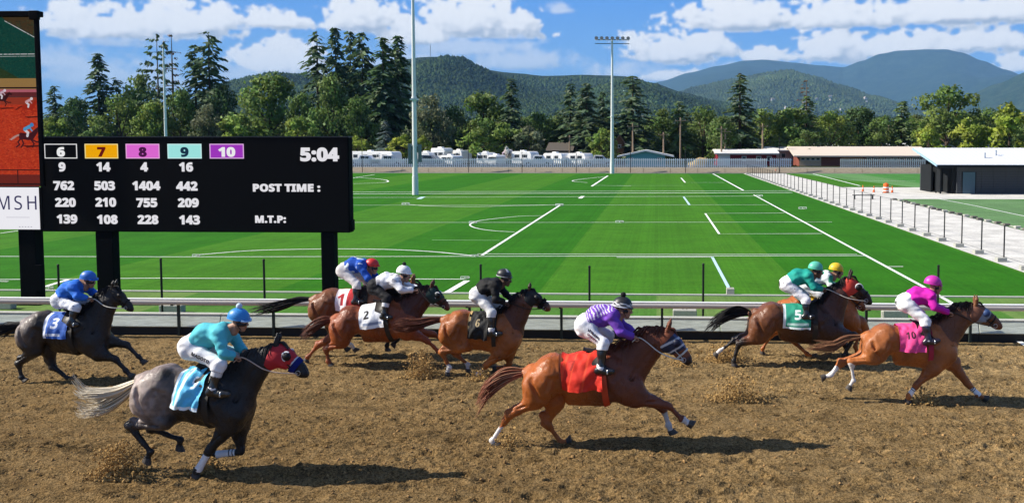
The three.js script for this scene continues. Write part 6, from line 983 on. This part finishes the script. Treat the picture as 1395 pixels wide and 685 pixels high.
const roster = [
  [{ // far back bay, number one
    seed: 1, gy: 486, label: 'bay racehorse with red number one cloth and flying black tail, behind number two', B: [419, 413], S: [543, 412], C: [445, 394.5], W: [514, 393], bel: [510, 438], hn: [[452, 436], [464, 455], [478, 470], [485, 479]], hf: [[446, 434], [452, 452], [466, 470], [474, 478]], fn: [[526, 442], [531, 459], [526.5, 470], [527, 478]], ff: [[532, 440], [547, 452], [541, 464], [534, 470]], poll: [561, 386], muz: [596, 409], crest: [545, 388], tail: [[420, 404], [405, 409], [380, 416], [356, 419], [336, 423]], coat: { ...bay, base: (p, q, n1) => [.19, .068, .026] }, socks: { 0: [.72, W1] }, tailRGB: [.014, .011, .010], maneRGB: [.014, .011, .010], tailSpread: .11,
    cloth: { u0: .58, u1: 1.02, draw: (g) => { g.fillStyle = '#b5101f'; g.fillRect(0, 0, 256, 256); g.fillStyle = '#efe6e6'; g.fillRect(0, 0, 120, 256); num('transparent', null, '1', '#b5101f', { x: 62, y: 125, size: 170 })(g); } }, tailN: 130,
  }, { label: 'person in blue and white silks and red helmet riding the far bay horse', hip: [469, 368], sho: [495, 358], helm: [506, 357], face: [507, 364.5], elb: [500.5, 379], hand: [510, 388], knee: [486, 388], ank: [484, 408], toe: [493, 411], jacket: (p, q, w, arm, x, y, z) => vnoise3(x * 13, y * 13, z * 13) > .62 && !arm ? [.6, .66, .75] : [.018, .085, .42], pants: (x, y, z, n) => [.66, .62, .60], cap: plain([.55, .02, .02]), tilt: -.15 }],
  [{ // white cloth two
    seed: 2, gy: 499, label: 'chestnut racehorse with white number two cloth and dark green blinkers with white crescents', B: [448, 445], S: [571, 430], C: [474, 417.5], W: [539, 408], bel: [525, 462], hn: [[466, 464], [444, 475], [446.5, 492], [450, 501]], hf: [[460, 458], [433.5, 469], [420, 485], [415.5, 491]], fn: [[556, 452], [581, 464], [597, 479], [605, 485]], ff: [[560, 450], [590, 455], [606, 468], [614, 474]], poll: [586, 392], muz: [614, 419.5], crest: [572, 394], tail: [[453, 425], [441, 437], [420, 449], [405, 462]], coat: { ...chestnut(.25, .060, .016), neck: [.075, .022, .012], head: [.07, .022, .012] }, socks: {}, tailRGB: [.13, .035, .016], tailRGB2: [.06, .02, .012], maneRGB: [.03, .014, .010],
    cloth: { u0: .64, u1: 1.08, draw: num('#e9e9ea', null, '2', '#16161a', { size: 112, x: 80, stripe: '#8f99ae' }) }, hood: { to: .34, color: (a, b) => [.006, .03, .024] }, cup: [[.004, .008, .008], [.75, .76, .75], .4], tailSpread: .12, wraps: [],
  }, { label: 'person in white silks and white helmet with black breeches riding the number two horse', hip: [511, 390], sho: [541, 379], helm: [549.5, 366.5], face: [551.5, 375], elb: [546.5, 394.5], hand: [567, 396], knee: [527, 406], ank: [523, 428], toe: [532, 432.5], jacket: (p, q, w, arm, x, y, z) => vnoise3(x * 9, y * 9, z * 9) > .78 ? [.3, .3, .33] : [.76, .76, .78], pants: (x, y, z, n) => [.016, .016, .018], cap: plain([.78, .78, .78]), pom: [.03, .03, .03], boot: (w) => (w > .25 && w < .55 ? [.7, .7, .7] : [.012, .012, .013]) }],
  [{ // black cloth six
    seed: 3, gy: 511, label: 'chestnut racehorse with gold edged black cloth and dark red tail, amid the pack', B: [598, 446], S: [713, 452], C: [622, 421.5], W: [680, 424], bel: [668, 476], hn: [[630, 470], [601.5, 479.5], [612, 501], [607.5, 513]], hf: [[640, 468], [619.5, 481], [637.5, 497], [636.5, 506]], fn: [[681, 481], [661, 498], [652, 509.5], [645, 519]], ff: [[692, 480], [694, 495], [684, 501], [671, 501.5]], poll: [719.5, 397], muz: [751.5, 419.5], crest: [706, 405], tail: [[604, 432], [590, 436], [566, 442], [546, 443.5], [527, 442]], coat: { ...chestnut(.33, .098, .020), neck: [.10, .032, .014], head: [.04, .016, .010] }, socks: { 2: [.45, W1], 0: [.8, W1], 1: [.8, W1] }, tailRGB: [.085, .024, .014], tailRGB2: [.16, .05, .02], maneRGB: [.012, .010, .010], tailSpread: .10,
    cloth: { u0: .62, u1: 1.0, phi: 1.9, ripple: .012, draw: num('#0c0b0b', null, '6', '#d8bd8a', { size: 96, x: 120, y: 112 }) }, strap: [.60, [.62, .42, .17]], nose: [.012, .010, .010], tailN: 200, hood: { to: .30, color: () => [.006, .006, .007] }, cup: [[.005, .005, .006], null],
  }, { label: 'person in black silks and dark helmet with white band riding the middle chestnut horse', hip: [650.5, 401], sho: [676, 384], helm: [686.5, 371.5], face: [689, 380], elb: [675, 408], hand: [691, 413.5], elbF: [689, 401], handF: [700, 410], knee: [670, 425], ank: [669.5, 451], toe: [682, 454.5], skin: [.11, .06, .04], jacket: plain([.014, .014, .015]), pants: (x, y, z, n) => [.62 + .1 * n, .62 + .1 * n, .66], cap: (a, y) => (y > .55 && Math.abs(a - .8) < .35 ? [.6, .6, .6] : [.02, .02, .022]), rim: [.6, .6, .6], peak: [.05, .05, .05] }],
  [{ // blue cloth three
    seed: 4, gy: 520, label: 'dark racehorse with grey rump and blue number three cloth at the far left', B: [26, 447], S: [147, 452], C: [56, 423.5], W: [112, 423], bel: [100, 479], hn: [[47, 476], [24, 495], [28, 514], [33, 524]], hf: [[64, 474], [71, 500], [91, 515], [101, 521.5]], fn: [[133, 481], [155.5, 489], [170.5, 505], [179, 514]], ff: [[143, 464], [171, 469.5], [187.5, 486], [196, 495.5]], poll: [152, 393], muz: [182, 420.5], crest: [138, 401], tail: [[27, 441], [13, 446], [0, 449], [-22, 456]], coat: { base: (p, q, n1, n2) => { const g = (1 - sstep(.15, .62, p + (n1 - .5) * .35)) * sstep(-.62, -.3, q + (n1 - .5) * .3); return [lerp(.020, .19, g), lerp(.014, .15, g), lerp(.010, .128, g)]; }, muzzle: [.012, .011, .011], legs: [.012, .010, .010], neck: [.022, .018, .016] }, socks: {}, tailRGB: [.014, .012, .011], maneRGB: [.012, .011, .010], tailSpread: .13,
    cloth: { u0: .62, u1: 1.06, draw: (g) => { g.fillStyle = '#2c60b6'; g.fillRect(0, 0, 256, 256); g.fillStyle = '#e8ecf6'; g.fillRect(0, 0, 34, 256); g.fillRect(40, 206, 150, 26); g.fillStyle = '#1d3a8a'; g.fillRect(60, 0, 8, 256); num('transparent', null, '3', '#eef1fa', { size: 140, x: 120, y: 110 })(g); } }, sheep: true,
  }, { label: 'person in bright blue silks and blue helmet riding the dark horse at the far left', hip: [82.5, 409], sho: [105, 386], helm: [119, 374.5], face: [121, 382], elb: [105, 404], hand: [123, 407], knee: [102.5, 419], ank: [96.5, 437], toe: [104, 442], jacket: (p, q, w, arm) => [.03, .16, .62], pants: (x, y, z, n) => n > .82 ? [.1, .1, .15] : [.70, .72, .76], cap: (a, y) => [.02, .14, .52], rein: [.62, .58, .5] }],
  [{ // yellow helmet, number four behind five
    seed: 5, gy: 487, label: 'chestnut racehorse mostly hidden behind the bay number five horse', B: [1057, 425], S: [1174, 418], C: [1078, 402], W: [1132, 405], bel: [1140, 448], hn: [[1078, 446], [1078, 462], [1100, 482], [1111, 488]], hf: [[1072, 444], [1050, 456], [1040, 474], [1038, 482]], fn: [[1162, 442], [1172, 452], [1166, 472], [1170, 484]], ff: [[1172, 440], [1186, 458], [1190, 478], [1196, 486]], poll: [1153, 392], muz: [1181, 420], crest: [1138, 397], tail: [[1062, 410], [1045, 420], [1030, 432], [1015, 440]], coat: { ...chestnut(.34, .095, .016) }, socks: {}, tailRGB: [.2, .06, .02], maneRGB: [.12, .04, .02],
    cloth: { u0: .58, u1: 1.02, draw: num('#e0b818', '#f2e6a0', '4', '#1a1a1a') }, tailN: 100,
  }, { label: 'person in white and green silks and yellow helmet, behind the rider in plain green', hip: [1098, 388], sho: [1127, 374], helm: [1139.5, 363], face: [1142, 370], elb: [1133, 389], hand: [1148, 394], knee: [1125, 408], ank: [1126, 428], toe: [1135, 430], jacket: (p, q, w, arm, x, y, z) => vnoise3(x * 11, y * 11, z * 11) > .62 ? [.03, .28, .16] : [.66, .72, .70], pants: whitePants, cap: plain([.72, .47, .02]) }],
  [{ // green cloth five
    seed: 6, gy: 499, label: 'bay racehorse with green number five cloth, red hood and black tail', B: [1016, 437], S: [1151, 430], C: [1044, 413.3], W: [1106, 414], bel: [1098, 464], hn: [[1038, 458], [1007, 467.5], [1000, 490], [999.5, 502.5]], hf: [[1032, 452], [1000, 464], [981.5, 477.5], [973.5, 484]], fn: [[1143, 454], [1165, 457], [1150, 484], [1155, 500]], ff: [[1140, 452], [1152, 470], [1156, 490], [1161, 498]], poll: [1156, 380], muz: [1191, 410.5], crest: [1137, 393], tail: [[1024, 417], [1003, 424], [977, 436], [958, 456]], coat: { base: (p, q, n1) => { const d = sstep(.35, .95, p); return [lerp(.16, .05, d), lerp(.055, .020, d), lerp(.020, .011, d)]; }, muzzle: [.012, .009, .008], legs: [.012, .009, .008], neck: [.085, .034, .020], head: [.03, .014, .010] }, socks: { 1: [.75, W1] }, tailRGB: [.010, .009, .009], maneRGB: [.012, .010, .009], tailSpread: .15, tailFall: .05, tailN: 180,
    cloth: { u0: .60, u1: 1.04, draw: num('#1d8f74', '#e6efec', '5', '#e9f4ef', { size: 128, stripe: '#b9ddd2' }) }, hood: { to: .27, color: (a, b) => [.52, .035, .018] }, cup: [[.006, .005, .005], [.72, .72, .70], -.6],
  }, { label: 'person in plain green silks and pale green helmet riding the number five horse', hip: [1072.5, 387], sho: [1100.5, 372], helm: [1111.5, 361.5], face: [1114, 369.5], elb: [1109, 391.5], hand: [1123, 394], knee: [1099, 409], ank: [1098.5, 428], toe: [1108, 431], skin: skinDark, jacket: plain([.018, .30, .235]), pants: (x, y, z, n) => n > .8 ? [.25, .2, .24] : [.76, .75, .77], cap: plain([.10, .48, .34]), rein: [.55, .5, .42] }],
  [{ // magenta ten
    seed: 7, gy: 548, label: 'light chestnut racehorse with pink number ten cloth leading the field at the right', B: [1171, 464], S: [1305, 462], C: [1202, 441.5], W: [1275, 439], bel: [1262, 496], hn: [[1199, 484], [1160.5, 493], [1163.5, 518.5], [1155, 530]], hf: [[1190, 480], [1146.5, 494], [1132.5, 511], [1119, 514]], fn: [[1273, 500], [1249.5, 524.5], [1239, 538.5], [1236, 550]], ff: [[1297, 494], [1321, 525], [1333.5, 538], [1345, 546]], poll: [1327, 416.5], muz: [1367.5, 443], crest: [1306, 421.5], tail: [[1176, 448], [1155, 461], [1137, 470], [1110, 472.5], [1091, 471]], coat: { ...chestnut(.34, .108, .028), neck: [.14, .05, .02], head: [.18, .068, .026], blaze: null }, socks: { 0: [.0, W1], 1: [.35, W1] }, wraps: [[2, [.76, .76, .76], true], [3, [.76, .76, .76], true]], tailRGB: [.27, .13, .06], tailRGB2: [.15, .06, .03], maneRGB: [.035, .018, .012], tailSpread: .08, maneFly: .9,
    cloth: { u0: .62, u1: 1.04, ripple: .011, draw: num('#e8468c', null, '10', '#3a0d26', { size: 88, x: 112, y: 108 }) }, girthRGB: [.35, .02, .05], hood: { to: .36, color: (a, b) => (a > .17 ? (a > .31 ? [.05, .035, .03] : [.22, .25, .30]) : [.16, .06, .03]) }, cup: [[.03, .06, .16], null],
  }, { label: 'person in magenta silks and magenta helmet riding the leading horse', hip: [1234, 412], sho: [1265.5, 398.5], helm: [1271.5, 381.5], face: [1275.5, 390], elb: [1274, 418.5], hand: [1296, 426.5], knee: [1262, 437], ank: [1265, 462], toe: [1279, 464], jacket: plain([.56, .018, .36]), pants: whitePants, cap: plain([.56, .03, .36]), boot: (w) => (w < .32 ? [.03, .05, .22] : [.02, .012, .02]) }],
  [{ // orange seven, centre front
    seed: 8, gy: 606.5, label: 'bright chestnut racehorse with orange red cloth and reddish tail in the centre foreground', B: [708.5, 516], S: [879, 512], C: [749, 483.5], W: [840, 475], bel: [822, 547], hn: [[737, 540], [693.5, 565], [670.5, 600], [673.5, 611]], hf: [[757, 545], [744, 576], [765, 603.5], [778, 608.5]], fn: [[868, 540], [910, 553], [930, 571], [943, 580]], ff: [[866, 534], [903, 556], [911, 579], [915.5, 591]], poll: [907, 451], muz: [945, 492.5], crest: [884, 453], tail: [[713, 500], [690, 512], [665, 529], [642, 553]], coat: { base: (p, q, n1) => { const d = sstep(.6, 1.2, p) * .6; return [.38 * (1 - d), .100 * (1 - d), .016]; }, muzzle: [.03, .015, .012], neck: [.13, .034, .011], head: [.17, .045, .014], legs: null }, socks: { 0: [.45, W1], 3: [.25, [.55, .52, .5]], 2: [1.0, W1] }, tailRGB: [.20, .055, .024], tailRGB2: [.34, .17, .09], maneRGB: [.09, .026, .014], tailSpread: .15, tailFall: .08, tailN: 260, maneFly: .8,  // shade on forehand, neck and head is painted into the coat colours
    cloth: { u0: .58, u1: 1.10, phi: 1.85, ripple: .014, draw: (g) => { g.fillStyle = '#d6260c'; g.fillRect(0, 0, 256, 256); g.fillStyle = '#e84420'; for (const [x, w] of [[30, 18], [96, 10], [180, 14]]) { g.save(); g.translate(x, 0); g.rotate(.25); g.fillRect(0, -20, w, 300); g.restore(); } num('transparent', null, '7', '#a81c08', { size: 90, x: 70, y: 80 })(g); } }, strap: [.545, [.20, .055, .02]], hood: { to: .36, color: (a, b) => (a > .10 ? (Math.abs(a - .17 - b * .3) < .018 || Math.abs(a - .30 - b * .2) < .014 ? [.5, .5, .52] : b > .045 ? [.05, .07, .16] : [.014, .018, .045]) : [.20, .05, .015]) }, cup: [[.008, .010, .03], null], girthRGB: [.5, .06, .02], bridleRGB: [.6, .58, .52],  // slanting lighter bars paint the light on folds into the cloth
  }, { label: 'person in purple and white silks and dark bobble helmet riding the centre foreground horse', hip: [797, 443], sho: [835, 423], helm: [848, 411], face: [851.5, 421], elb: [846, 452.5], hand: [867, 460], knee: [822, 467.5], ank: [818.5, 500], toe: [834, 506], jacket: (p, q, w, arm, x, y, z) => (arm && p > .3 && y < 2.1 && vnoise3(x * 8, y * 8, z * 8) > .42 && x > 0.05 ? [.03, .17, .15] : Math.sin(p * 66 + vnoise3(x * 12, y * 12, z * 12) * 7) > .6 && q > .03 && !arm ? [.70, .68, .76] : [.17, .06, .42]), pants: whitePants, cap: (a, y) => (y < .34 ? ((Math.floor(a * 6) + Math.floor(y * 14)) & 1 ? [.75, .75, .75] : [.02, .02, .02]) : [.018, .018, .02]), pom: [.02, .02, .02], peak: [.02, .02, .02], rein: [.6, .57, .5], print: { w: .30, h: .13, draw: (g) => { g.clearRect(0, 0, 256, 128); const r = rng(41); g.lineCap = 'round'; for (const [y, c, w, n, x0] of [[40, '#2a1020', 11, 9, 40], [92, '#6a2038', 9, 7, 60]]) { g.strokeStyle = c; g.lineWidth = w; for (let i = 0; i < n; i++) { const x = x0 + i * 20; g.beginPath(); g.moveTo(x, y - 16 + r() * 10); g.quadraticCurveTo(x + 14 * r(), y + (r() - .5) * 20, x + 4 + r() * 8, y + 12 + r() * 8); g.stroke(); if (i & 1) { g.beginPath(); g.moveTo(x - 6, y + (r() - .5) * 14); g.lineTo(x + 10, y + (r() - .5) * 14); g.stroke(); } } } } } }],
  [{ // grey, nearest at the left
    seed: 9, gy: 647, label: 'grey racehorse with cream tail, pale blue cloth and red hood, nearest at the lower left', B: [182, 540], S: [346, 549], C: [224, 497], W: [314, 503], bel: [300, 577], hn: [[224, 572], [175.5, 580], [204.5, 615.5], [197, 629]], hf: [[240, 562], [205, 584], [245, 599.5], [242.5, 613]], fn: [[312, 578], [284.5, 613], [269, 640], [264.5, 652]], ff: [[324, 580], [327, 615], [296, 619.5], [279, 615.5]], poll: [375, 471], muz: [422, 508], crest: [340, 483], tail: [[182, 522], [160, 538], [136, 547], [112, 545], [100, 530]], coat: { base: (p, q, n1, n2) => { const g = (1 - sstep(.22, .80, p + (n1 - .5) * .55)) * (1 - .55 * sstep(-.42, -.72, q + (n1 - .5) * .25)), dap = lerp(.84, 1.1, sstep(.3, .65, n2)) * lerp(.66, 1.12, sstep(.25, .75, n1)); return [lerp(.016, .37 * dap, g), lerp(.014, .29 * dap, g), lerp(.013, .25 * dap, g)]; }, muzzle: [.010, .010, .012], legs: [.016, .014, .013], neck: [.014, .013, .013], head: [.014, .013, .014] }, socks: {}, wraps: [[2, [.76, .76, .76], false], [3, [.76, .76, .76], true]], tailRGB: [.66, .58, .44], tailRGB2: [.40, .32, .20], maneRGB: [.03, .028, .027], tailSpread: .2, tailN: 300, tailFall: .08, maneFly: .35,
    cloth: { u0: .72, u1: 1.10, phi: 1.85, ripple: .016, sweep: .08, draw: (g) => { g.fillStyle = '#5fc0e6'; g.fillRect(0, 0, 256, 256); g.fillStyle = '#e6f2f8'; g.fillRect(0, 0, 22, 256); g.fillRect(0, 236, 256, 20); g.fillStyle = '#d8eef8'; g.beginPath(); g.moveTo(60, 0); g.lineTo(104, 0); g.lineTo(70, 256); g.lineTo(44, 256); g.fill(); num('transparent', null, '9', '#eaf6fb', { size: 110, x: 170, y: 90 })(g); } }, hood: { to: .36, color: (a, b) => (a > .33 ? [.65, .65, .66] : [.42, .012, .022]) }, cup: [[.006, .006, .008], [.78, .78, .78], .5], nose: [.012, .02, .14], bridleRGB: [.015, .013, .012],
  }, { label: 'person in turquoise silks and blue bobble helmet riding the nearest grey horse', hip: [261, 472], sho: [304, 448], helm: [324, 427.5], face: [326.5, 437], elb: [304, 482], hand: [324, 487], knee: [299, 497], ank: [289, 529], toe: [310, 537], jacket: (p, q, w, arm) => [.10, .50, .56], pants: whitePants, cap: (a, y) => ((Math.floor(a * 5) + Math.floor(y * 9)) & 1 ? [.02, .20, .55] : [.03, .26, .62]), pom: [.5, .62, .75], peak: [.3, .5, .7], rein: [.50, .36, .27], boot: (w) => (w > .3 && w < .5 ? [.6, .6, .6] : [.012, .012, .013]), print: { w: .30, h: .12, draw: (g) => { g.clearRect(0, 0, 256, 128); g.fillStyle = '#16161c'; g.font = '900 66px sans-serif'; g.textAlign = 'center'; g.save(); g.translate(128, 88); g.scale(.85, 1); g.fillText('MADOTO', 0, 0); g.restore(); } } }],
];
const field = [];
for (const [S, J] of roster) { const h = makeHorse(S); field.push(h); makeRider(h, J); }

// ------------------------------------------------------------------ dirt thrown up by the hooves
{
  const dg = clodGeo(17), dm = std([0.33, 0.21, 0.082], 1);
  let first = true;
  for (const [x, y, w, h, n, label] of [[158, 648, 62, 44, 1500, 'spray of brown dirt kicked up behind the nearest grey horse'], [575, 513, 46, 36, 900, 'dark dirt thrown up behind the middle pack of horses'], [1005, 545, 90, 34, 1100, 'dusty dirt hanging over the track before the lead horse'], [985, 492, 60, 26, 700, 'dirt thrown up behind the bay number five horse'], [930, 498, 34, 34, 300, 'dirt puff by the muzzle of the orange clothed horse'], [690, 608, 40, 20, 260, 'small dirt spray at the hind hoof of the centre horse'], [280, 640, 40, 26, 300, 'dirt thrown by the front hoof of the nearest grey horse'], [1262, 548, 40, 18, 260, 'dirt spray at the front hoof of the lead horse'], [655, 516, 36, 16, 260, 'dirt spray at the front hoof of the black numbered horse']]) {
    const c = G(x, y), r = rng(Math.round(x)), k = (y - 195) / CAMH, N = n * 4, im = new THREE.InstancedMesh(dg, dm, N), m = new THREE.Matrix4(), q = new THREE.Quaternion(), e = new THREE.Euler(), cc = new THREE.Color();
    for (let i = 0; i < N; i++) { const t = Math.pow(r(), 3), a = (r() + r() + r()) / 3 - .5, px = c.x + (a * 2) * w / k * (.35 + .65 * r()), py = .01 + t * h / k * (1 - a * a * 2.6), pz = c.z + (r() - .5) * .5, s = .003 + Math.pow(r(), 7) * .022; e.set(r() * 6, r() * 6, r() * 6); m.compose(v3(px, Math.max(.02, py), pz), q.setFromEuler(e), v3(s, s, s)); im.setMatrixAt(i, m); const b = .8 + r() * .7; im.setColorAt(i, cc.setRGB(b, b, b)); }
    im.name = numbered('dirt_spray'); im.castShadow = im.receiveShadow = true; im.userData = { label, category: 'dirt', kind: 'stuff' }; scene.add(im); first = false;
  } void first;
}
renderer.render(scene, camera);
